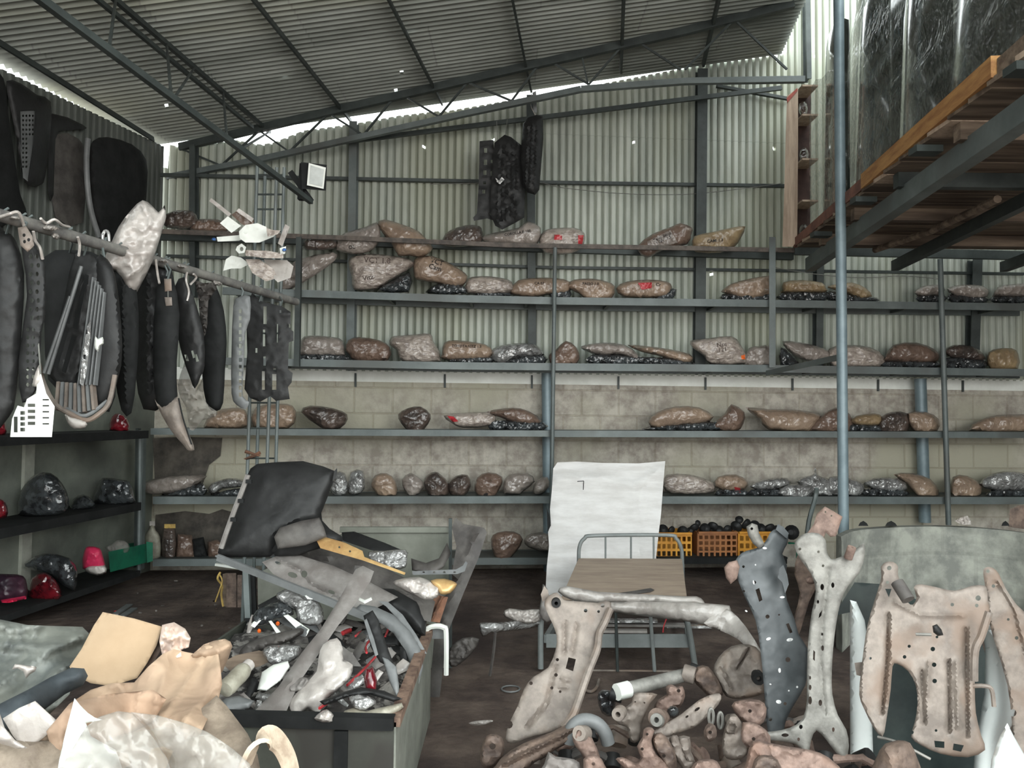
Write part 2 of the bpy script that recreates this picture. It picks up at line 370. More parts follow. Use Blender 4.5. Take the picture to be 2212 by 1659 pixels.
# lower block wall, band and upper sheets of the back wall
def wallslab(x0, x1, z0, z1, th, m, name, off=.56):
    a = Vector((x0, wy(x0, off) + th / 2, (z0 + z1) / 2)); b = Vector((x1, wy(x1, off) + th / 2, (z0 + z1) / 2))
    return struct(name, beam(a, b, th, z1 - z0), m)
XC = -3.66
wallslab(-3.9, 6.6, 0, 1.95, .15, block, 'wall_back')
wallslab(-3.66, 6.6, 1.95, 2.075, .12, white_m, 'trim_1')
def px_at(X, z=2): return 0
P2 = P(385, 303, WALL(385, 303)); P3 = P(1700, 112, WALL(1700, 112))
LW0 = Vector((XC, wy(XC), 0)); LWD = Vector((.136, 1, 0)); LWN = Vector((1, -.136, 0))
def LW(off=0):
    p0 = LW0 + LWN.normalized() * off
    return lambda px, py: hit(px, py, p0, LWN)
P1 = LW()(0, 138)
U = (P3 - P2).normalized(); RN = (P1 - P2).cross(U).normalized()
if RN.z < 0: RN = -RN
VV = RN.cross(U).normalized()
if VV.y > 0: VV = -VV
def roofhit(px, py, drop=0): return hit(px, py, P2 - RN * drop, RN)
def uv(p): d = p - P2; return d.dot(U), d.dot(VV)
def wall_top(X):
    return X
TOPL = [(300, 362), (361, 362), (363, 312), (385, 316), (495, 303), (515, 303), (540, 309), (565, 312), (590, 308), (640, 288), (655, 282), (760, 268), (860, 250), (945, 240), (965, 240), (1240, 192), (1330, 175), (1480, 146), (1500, 140), (1685, 117), (1700, 112), (1702, -120), (2400, -160)]
TOPW = []
for a, b in TOPL:
    q = P(a, b, WALL(a, b)); TOPW.append((q.x, q.z))
def topz(x):
    for (a, za), (b, zb) in zip(TOPW, TOPW[1:]):
        if a <= x <= b: return za + (zb - za) * (x - a) / max(1e-6, b - a)
    return TOPW[0][1] if x < TOPW[0][0] else TOPW[-1][1]
def corr(x0, x1, z0, top, base, pitch=.08, amp=.021, holes=(), zs=6, n=10, hr=.013):
    """corrugated upright sheets; base(x, out) -> point at z=0, out = towards the room"""
    V = []; F = []; nx = int((x1 - x0) / pitch * n); zl = set()
    hs = [(hx, hz) for hx, hz in holes]
    cols = [x0 + (x1 - x0) * i / nx for i in range(nx + 1)]
    zn = sorted(set([0.] + [k / zs for k in range(1, zs)] + [1.]))
    habs = sorted(z for h in hs for z in (h[1] - hr, h[1] + hr))
    m = len(zn) + len(habs)
    for x in cols:
        t = top(x); o = amp * (1 - 2 * max(0, math.cos(2 * math.pi * (x - x0) / pitch)) ** 2.2); b = base(x, o)
        zz = [z0 + (t - z0) * k for k in zn] + [min(h, t) for h in habs]; zz.sort()
        for z in zz: V.append(Vector((b.x, b.y, z)))
    for i in range(nx):
        xc = (cols[i] + cols[i + 1]) / 2
        for j in range(m - 1):
            a = i * m + j; z = (V[a].z + V[a + 1].z) / 2
            if any(abs(xc - hx) < hr * .9 and abs(z - hz) < hr * .9 for hx, hz in hs): continue
            F.append((a, a + m, a + m + 1, a + 1))
    return V, F
def wh(px, py): q = P(px, py, WALL(px, py)); return q.x, q.z
wb = lambda x, o: Vector((x, wy(x, .58) - o, 0))
struct('wall_back', corr(-3.76, 6.6, 2.06, topz, wb, holes=[wh(*h) for h in ((915, 316), (1066, 301), (1370, 307), (1521, 317), (1672, 320), (428, 527), (1538, 592), (1757, 112), (1758, 122), (1678, 131), (1678, 121))], zs=3), galv, 60)
# left wall
ld = LWD.normalized(); lnn = LWN.normalized()
def lb(s, o): q = LW0 + ld * s + lnn * (o + .02); return q
def ltop(s):
    q = LW0 + ld * s; z = P2.z - ((q - P2).dot(Vector((RN.x, RN.y, 0)))) / RN.z
    return z - .05
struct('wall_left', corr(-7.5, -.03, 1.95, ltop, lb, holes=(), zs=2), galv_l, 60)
def lslab(s0, s1, z0, z1, off0, off1):
    a = LW0 + ld * s0 + lnn * (off0 + off1) / 2 + Vector((0, 0, (z0 + z1) / 2)); b = LW0 + ld * s1 + lnn * (off0 + off1) / 2 + Vector((0, 0, (z0 + z1) / 2))
    return beam(a, b, abs(off1 - off0), z1 - z0)
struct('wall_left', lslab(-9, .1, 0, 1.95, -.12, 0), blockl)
q = LW()(57, 1010); s_ = (q - LW0).dot(ld)
struct('trim_2', lslab(s_ - .05, s_ + .05, 0, 1.95, 0, .03), mat('pale_pilaster', (170, 172, 160), (146, 148, 138), 5, .8))
# roof sheets with nail holes
RH = [(360, 228), (615, 165), (888, 60), (868, 157), (855, 194), (955, 232)]
def roof_mesh(vmax, pitch=.08, amp=.016, n=9):
    eL = [uv(P2 - U * .28), uv(P1)]; eR = [uv(roofhit(1690, 112)), uv(roofhit(1741, 0))]
    def ul(v): (a, b), (c, d) = eL; return a - .0 + (c - a) * (v - b) / (d - b)
    def ur(v): (a, b), (c, d) = eR; return a + (c - a) * (v - b) / (d - b)
    rows = int(vmax / (pitch / n)); hh = []
    for h in RH:
        u, v = uv(roofhit(*h)); hh.append((u, v))
    ts = set(k / 12 for k in range(13)); V = []; F = []
    us0 = [[(u - .016, u + .016) for u, v in hh]]
    for i in range(rows + 1):
        v = i * pitch / n; a, b = ul(v), ur(v)
        st = [a + (b - a) * t for t in sorted(ts)] + [x for pr in us0[0] for x in pr]; st.sort()
        o = amp * (1 - 2 * max(0, math.cos(2 * math.pi * v / pitch)) ** 1.6)
        for u in st: V.append(P2 + U * u + VV * v + RN * o)
    m = 13 + 2 * len(hh)
    for i in range(rows):
        for j in range(m - 1):
            a = i * m + j; c = (V[a] + V[a + 1] + V[a + m]) / 3; u, v = uv(c)
            if any(abs(u - hu) < .016 and abs(v - hv) < .017 for hu, hv in hh): continue
            F.append((a, a + 1, a + m + 1, a + m))
    return V, F
struct('ceiling', roof_mesh(8.2), roof_m, 60)
# higher dark roof over the loft
hr0 = P(1760, -40, 6.5)
struct('ceiling', box((5.6, 4.6, 5.75), (3.4, 7.4, .04)), mat('dark_high_roof', (70, 76, 72), (50, 54, 52), 2, .7))
struct('wall_right', box((7.0, 4.2, 2.9), (.1, 9.4, 5.8)), mat('dark_right_wall', (96, 98, 92), (70, 72, 68), 2, .8))

# ---- frame of the building
def steelbeam(name, label, cat, a, b, w, h, m=steel_d, group=None, up=(0, 0, 1)):
    return solo(name, label, cat, beam(a, b, w, h, up), m, group)
def wcol(px0, py0, px1, py1, w, off, label, m=steel, d=.08):
    r = rack_y(off); a = P(px0, py0, r(px0, py0)); b = P(px1, py1, r(px1, py1)); k = a.y / F_PX
    return solo('steel_column', label, 'column', merge(beam(a, b, w * k, .012, up=(0, 1, 0)), beam(a + Vector((0, .05, 0)), b + Vector((0, .05, 0)), .012, .09, up=(0, 1, 0)), beam(a + Vector((0, .1, 0)), b + Vector((0, .1, 0)), w * k, .012, up=(0, 1, 0))), m)
WO = .40
wcol(763, 262, 756, 800, 17, WO, 'blue-grey steel column on the back wall left of the hanging black grille', steel)
wcol(1146, 205, 1150, 800, 17, WO, 'steel column on the back wall just behind the hanging black grilles', steel_d)
wcol(1518, 148, 1512, 800, 22, WO, 'wide dark steel column right of the two paper bundles on the top rail', steel_d)
wcol(415, 312, 415, 640, 12, WO, 'narrow dark column at the left end of the back wall', steel_d)
wcol(1772, 560, 1770, 790, 15, WO, 'short dark column behind the shelves just left of the big blue-grey pipe', steel_d)
wcol(2112, 560, 2105, 790, 20, WO, 'dark column behind the shelves at the right edge under the loft', steel_d)
wcol(1745, -30, 1748, 170, 10, WO, 'green column beside the roof edge in the top right bright gap', steel_d)
def cyl(px0, py0, px1, py1, wpx, off, label, m=pipe_m, name='steel_pipe_column'):
    r = rack_y(off); a = P(px0, py0, r(px0, py0)); b = P(px1, py1, r(px1, py1)); return solo(name, label, 'column', tube([a, b], wpx / 2 * a.y / F_PX, 20), m)
cyl(1181, 806, 1186, 1237, 23, .42, 'round blue column on the block wall behind the thin rack post')
cyl(1988, 818, 1998, 1128, 24, .42, 'round blue column on the block wall at right, under the loft')
_q = P(1822, 1130, 6.08); _p = P(1811, -60, 6.08); big = solo('steel_pipe_column', 'tall blue-grey pipe post rising from behind the cistern to the roof', 'column', tube([_p, _q + (_q - _p) * (_q.z / (_p.z - _q.z))], 11 * 6.08 / F_PX, 20), pipe_m)
stain = mat('dark_peeled_render', (98, 92, 84), (62, 58, 54), 5, .9)
W3 = rack_y(.545)
for o_ in ([(330, 946), (400, 944), (480, 946), (476, 985), (452, 1004), (440, 1040), (445, 1062), (400, 1068), (336, 1066)], [(336, 1112), (400, 1104), (452, 1110), (480, 1100), (522, 1112), (520, 1200), (330, 1200)]):
    struct('wall_back', surf(o_, W3, thick=.006, noise_=.004, nf=6, sm=1, res=14), stain)
# girts along the sheets
def girt(pts, label, hpx=7, off=.50, m=steel_d, w=.04):
    r = rack_y(off); ps = [P(a, b, r(a, b)) for a, b in pts]; k = ps[0].y / F_PX
    return solo('wall_girt', label, 'rail', merge(*[beam(ps[i], ps[i + 1], w, hpx * k) for i in range(len(ps) - 1)]), m)
girt([(345, 378), (1030, 392), (1696, 402)], 'long horizontal girt across the sheets above the top rail of bundles')
girt([(360, 553), (1195, 578), (2212, 592)], 'long horizontal girt between the two upper shelves', 6)
girt([(1548, 186), (1705, 214)], 'short upper girt at the right beside the pale crate rack', 6)
solo('hanging_cable', 'thin cable sagging along the sheets below the long upper girt', 'cable', ptube([(x, y, RF(x, y) + .45) for x, y in ((930, 398), (1150, 394), (1210, 405), (1340, 418), (1480, 420), (1600, 408), (1690, 396))], .004, 5), stringm)
solo('hanging_cable', 'thin drooping cable behind the second shelf left of the pipe post', 'cable', ptube([(x, y, RF(x, y) + .4) for x, y in ((1672, 578), (1760, 592), (1860, 600), (1950, 596), (2030, 603))], .004, 5), stringm)
# brackets over the white band
BRL = ['dark bracket on the white band, ' + w for w in ('second from the left', 'third from the left', 'just left of the round blue column', 'first right of the foam panel top', 'second right of the foam panel top', 'left of the big pipe post', 'right of the big pipe post', 'rightmost in the photo', 'leftmost, beside the mast')]
for i, x in enumerate((768, 961, 1149, 1336, 1524, 1712, 1897, 2080, 620)):
    y0, y1 = 806 + (x - 768) * .012, 836 + (x - 768) * .008
    r = rack_y(.545); solo('band_bracket', f'dark upright bracket on the white band, number {i+1} from the left'.replace('number 1 ','first ').replace('number 2 ','second ') if 0 else BRL[i], 'bracket', pbeam((x, y0, r(x, y0)), (x, y1, r(x, y1)), .02, .015, up=(0, 1, 0)), steel_d, 'brackets across the white band')

# ---- purlins under the roof sheets
for a, b, w, lab in (((90, 0), (90, 0), 0, None), ((555, 8), (762, 266), 11, 'roof purlin third from the left, ending at the blue-grey wall column'), ((840, 0), (957, 228), 11, 'roof purlin ending at the bright notch in the middle of the gap'), ((1107, 0), (1148, 200), 12, 'roof purlin ending above the hanging black grilles'), ((1347, 0), (1341, 160), 12, 'roof purlin ending at the pink part of the bright gap'), ((1552, 0), (1518, 145), 12, 'roof purlin ending at the wide dark column'), ((0, 93), (338, 305), 9, 'dark purlin along the left eave')):
    if not lab: continue
    A = roofhit(*a, drop=.05); B = roofhit(*b, drop=.05); d = (A - B); A = A + d * .9
    solo('roof_purlin', lab, 'beam', beam(A, B - d.normalized() * -.06, w * (A - CAM).length / F_PX * .55, .05, up=RN), steel_d)
# ---- long transverse truss in front of the back wall
tc_px = [(388, 318), (740, 235), (1110, 150), (1480, 67), (1715, 8)]
T0 = roofhit(*tc_px[0], drop=.05) ; T1 = roofhit(*tc_px[-2], drop=.05)
yT = rack_y(.2)
tp = roofhit(740, 235, drop=.06); tq = roofhit(1480, 67, drop=.06); tn = Vector((-(tq - tp).y / (tq - tp).x, 1, 0))
def TP(px, py, o=0): return hit(px, py, tp + Vector((0, o, 0)), tn)
tr = Thing('roof_truss', 'long lattice truss rising to the right in front of the back wall', 'truss')
tr.part('top_chord', merge(*[beam(TP(*tc_px[i]), TP(*tc_px[i + 1]), .05, .075) for i in range(4)]), steel_d)
bc = [(362, 383), (560, 345), (775, 297), (1000, 247), (1255, 193), (1480, 176), (1738, 172)]
tr.part('bottom_chord', merge(*[beam(TP(*bc[i]), TP(*bc[i + 1]), .05, .055) for i in range(len(bc) - 1)]), steel)
for a, b in (((388, 320), (478, 358)), ((560, 282), (478, 358)), ((560, 282), (625, 328)), ((710, 245), (625, 328)), ((710, 245), (785, 292)), ((850, 212), (785, 292)), ((870, 205), (948, 252)), ((1008, 180), (948, 252)), ((1010, 178), (1105, 218)), ((1165, 138), (1105, 218)), ((1190, 133), (1272, 182)), ((1256, 117), (1270, 182)), ((1345, 98), (1272, 182)), ((1380, 92), (1470, 150)), ((1480, 150), (1580, 48)), ((1590, 46), (1700, 150))):
    tr.part('web_bar', beam(TP(*a, .01), TP(*b, .01), .018, .018), steel_d)
solo('tie_bar', 'slender steel bar running up from the left truss end to the crate rack', 'bar', merge(*[beam(P(*p_, RF(*p_) + .32), P(*q_, RF(*q_) + .32), .035, .045) for p_, q_ in (((745, 306), (1200, 250)), ((1200, 250), (1480, 215)), ((1480, 215), (1688, 190)))]), steel_d)
# ---- twin-chord truss running towards the viewer at left
t2 = Thing('roof_truss', 'twin-bar truss slanting down to the bright gap at left', 'truss')
A = roofhit(250, 0, .06); B = roofhit(582, 285, .06); e = (A - B)
t2.part('top_chord', beam(A + e * .8, B, .035, .035), steel_d)
A2 = roofhit(212, 0, .16); B2 = roofhit(545, 275, .16); e2 = A2 - B2
t2.part('top_chord', beam(A2 + e2 * .6, B2, .03, .03), steel_d)
ctop = t2
LB0 = P(90, 0, 3.05); LB1 = P(672, 436, 5.55)
t3 = Thing('hanging_beam', 'lower slanting beam carrying the white floodlight at its end', 'beam')
t3.part('beam', beam(LB0 + (LB0 - LB1) * .3, LB1, .032, .034), steel_d)
def on(p, q, px):   # point of segment seen at column px
    lo, hi = 0., 1.
    for _ in range(30):
        m_ = (lo + hi) / 2; w = p.lerp(q, m_); c = ROT.transposed() @ (w - CAM); x = 1106 + F_PX * c.x / -c.z
        if x < px: lo = m_
        else: hi = m_
    return p.lerp(q, lo)
for a, b in ((190, 235), (320, 370), (380, 375), (442, 490), (545, 520)):
    t3.part('strut', tube([on(LB0, LB1, b), on(A, B, a + 40)], .009, 6), steel_d)
# ladder mast carrying the hanging bar
m_ = Thing('ladder_mast', 'slim four-pipe lattice mast standing behind the scrap bin', 'mast')
MY = 5.35; tops = ((556, 352), (573, 362), (598, 362), (614, 362)); bots = ((535, 1000), (555, 1000), (577, 1000), (596, 1000)); yo = (0, .18, 0, .18)
for (a, b), (c, d), o in zip(tops, bots, yo):
    p = P(a, b, MY + o); q = P(c, d, MY + o); q = q + (q - p) * ((q.z) / (p.z - q.z)); m_.part('upright', tube([p, q], .0125, 8), steel)
for y in (378, 420, 452, 500, 560, 640, 720, 800, 870, 925, 990):
    f = (y - 360) / 640; xs = [a + (c - a) * f for (a, _), (c, _) in zip(tops, bots)]
    m_.part('rung', tube([P(xs[0], y, MY), P(xs[2], y, MY)], .007, 6), steel_d); m_.part('rung', tube([P(xs[1], y, MY + .18), P(xs[3], y, MY + .18)], .007, 6), steel_d)
m_.part('wire_binding', tube([P(x, y, MY - .02) for x, y in ((530, 975), (560, 985), (530, 992), (562, 978))], .014, 6), rust)
fl = Thing('floodlight', 'white square floodlight on a dark arm at the end of the slanting beam', 'lamp')
FY = 5.5
fl.part('housing', surf([(650, 350), (706, 356), (704, 412), (652, 408)], tilt(678, 380, FY, .25), thick=.07), blackm)
fl.part('face', surf([(667, 352), (704, 362), (699, 408), (663, 400)], tilt(678, 380, FY - .03, .25), thick=.012), white_m)
fl.part('lens', surf([(671, 357), (700, 366), (696, 403), (668, 396)], tilt(678, 380, FY - .035, .25), thick=.004), mat('lamp_face_grey', (206, 210, 206), None, 3, .5))
fl.part('arm', merge(pbeam((655, 355, FY + .05), (650, 432, FY + .05), .04, .05, (0, 1, 0)), pbeam((628, 372, FY + .06), (672, 434, FY + .06), .04, .04, (0, 1, 0))), blackm)
# ================================================================== BACK RACK
def lerpx(tab, x):
    for (a, ya), (b, yb) in zip(tab, tab[1:]):
        if x <= b: return ya + (yb - ya) * (x - a) / (b - a)
    (a, ya), (b, yb) = tab[-2:]; return ya + (yb - ya) * (x - a) / (b - a)
TIER = {'T': [(340, 506), (740, 522), (1100, 538), (1470, 545), (2260, 560)],
        'A': [(480, 620), (640, 628), (1100, 640), (1370, 645), (1700, 648), (2260, 656)],
        'B': [(480, 772), (640, 777), (1020, 783), (1400, 786), (1850, 790), (2260, 798)],
        'C': [(325, 925), (740, 928), (1180, 930), (1480, 931), (2260, 933)],
        'D': [(330, 1073), (740, 1073), (1180, 1072), (1480, 1072), (2260, 1074)],
        'E': [(330, 1208), (740, 1206), (1180, 1205), (1480, 1204), (1700, 1204)]}
def shelf_z(t, x): y = lerpx(TIER[t], x); return P(x, y, RF(x, y)).z
rk = Thing('storage_rack', 'long welded steel rack of shelves along the whole back wall', 'rack')
def edge(t, x0, x1, hpx=16, lip=.04, m=steel, dep=.46, name='shelf', split=()):
    xs = [x0] + list(split) + [x1]
    for a, b in zip(xs, xs[1:]):
        vf = []; pa = P(a, lerpx(TIER[t], a), RF(a, 600)); pb = P(b, lerpx(TIER[t], b), RF(b, 600))
        h = hpx * pa.y / F_PX
        vf.append(beam(pa + Vector((0, lip / 2, -h / 2)), pb + Vector((0, lip / 2, -h / 2)), lip, h))
        i = rk.part('shelf', merge(*vf, beam(pa + Vector((0, dep - .02, -h / 2)), pb + Vector((0, dep - .02, -h / 2)), lip, h)), m)
        rk.part('board', beam(pa + Vector((0, dep / 2, -.012)), pb + Vector((0, dep / 2, -.012)), dep - .05, .018), steel_d, i)
        n = max(2, int((pb - pa).length / .9))
        for k in range(n): rk.part('crossbar', beam(pa.lerp(pb, (k + .5) / n) + Vector((0, .03, -h * .7)), pa.lerp(pb, (k + .5) / n) + Vector((0, dep, -h * .7)), .03, .03), steel_d, i)
edge('A', 480, 2260, split=(955, 1197, 1668)); edge('B', 480, 2260, split=(948, 1197, 1668)); edge('C', 325, 2260, split=(1197,), hpx=14); edge('D', 330, 2260, split=(1197,), hpx=16)
edge('E', 330, 1197, hpx=15); edge('E', 1420, 1700, hpx=14, m=blackm)
pa, pb = [P(x, lerpx(TIER['T'], x) + 4, RF(x, 500) + .36) for x in (342, 1712)]
rk.part('back_bar', beam(pa, pb, .06, .08), steel_d)
RAIL = [(340, 500), (740, 514), (1100, 530), (1470, 536), (1715, 541)]
rk.part('top_rail', merge(*[beam(P(*p_, RF(*p_) - .03), P(*q_, RF(*q_) - .03), .025, .045) for p_, q_ in zip(RAIL, RAIL[1:])]), rail_m)
rk.part('top_rail', pbeam((1715, 541, RF(1715, 541)), (2230, 553, RF(2230, 553)), .05, .09), steel_d)
def post(px0, py0, px1, py1, w, round_=False, off=-.05, m=steel, nm='post'):
    r = rack_y(off); a = P(px0, py0, r(px0, py0)); b = P(px1, py1, r(px1, py1)); k = a.y / F_PX
    rk.part(nm, tube([a, b], w * k / 2, 12) if round_ else merge(beam(a, b, w * k, .006, up=(0, 1, 0)), beam(a + Vector((w * k / 2, .02, 0)), b + Vector((w * k / 2, .02, 0)), .006, .05, up=(0, 1, 0))), m)
post(645, 512, 640, 792, 11, m=steel_d); post(1199, 535, 1189, 1236, 9, True, m=steel, off=-.06); post(1668, 512, 1668, 794, 13); post(2031, 560, 2049, 1134, 11, True, m=steel)
post(296, 925, 292, 1226, 6, m=steel_d); post(307, 930, 303, 1230, 7, m=steel)
r_ = rack_y(-.06); rk.part('brace', beam(P(1655, 806, r_(1655, 806)), P(1812, 772, 6.14), .006, .05), steel)
post(972, 1125, 972, 1228, 6, m=steel_d)
# ================================================================== WRAPPED PARTS ON THE RACK
TN = {'T': 'on top rail', 'A': 'on second shelf', 'B': 'on third shelf', 'C': 'on fourth shelf', 'D': 'on fifth shelf', 'E': 'on lowest shelf'}
GN = {k: 'wrapped parts ' + v for k, v in TN.items()}
MM = {'k': kraft, 'd': kraft_d, 'g': kraft_g, 'y': kraft_y, 'n': news, 's': silver, 'b': kraft_dk}
ORD = ['first', 'second', 'third', 'fourth', 'fifth', 'sixth', 'seventh', 'eighth', 'ninth', 'tenth', 'eleventh', 'twelfth', 'thirteenth', 'fourteenth', 'fifteenth', 'sixteenth', 'seventeenth', 'eighteenth', 'nineteenth', 'twentieth', 'twenty-first', 'twenty-second']
def text_vf(s, pts_, Sf, size, ang=0, bold=0):
    cu = bpy.data.curves.new('t', 'FONT'); cu.body = s; cu.size = size; cu.align_x = 'CENTER'; cu.align_y = 'CENTER'; cu.resolution_u = 2; cu.offset = bold; cu.space_line = .85
    ob = bpy.data.objects.new('t', cu); me = bpy.data.meshes.new_from_object(ob); bm = bmesh.new(); bm.from_mesh(me)
    bmesh.ops.triangulate(bm, faces=bm.faces); V = []; ca, sa = math.cos(ang), math.sin(ang)
    for v in bm.verts:
        x = pts_[0] + v.co.x * ca + v.co.y * sa; y = pts_[1] + v.co.x * sa - v.co.y * ca; V.append(Sf.at(x, y, .006)[0])
    F = [tuple(v.index for v in f.verts) for f in bm.faces]; bm.free(); bpy.data.meshes.remove(me); bpy.data.objects.remove(ob); bpy.data.curves.remove(cu)
    return V, F
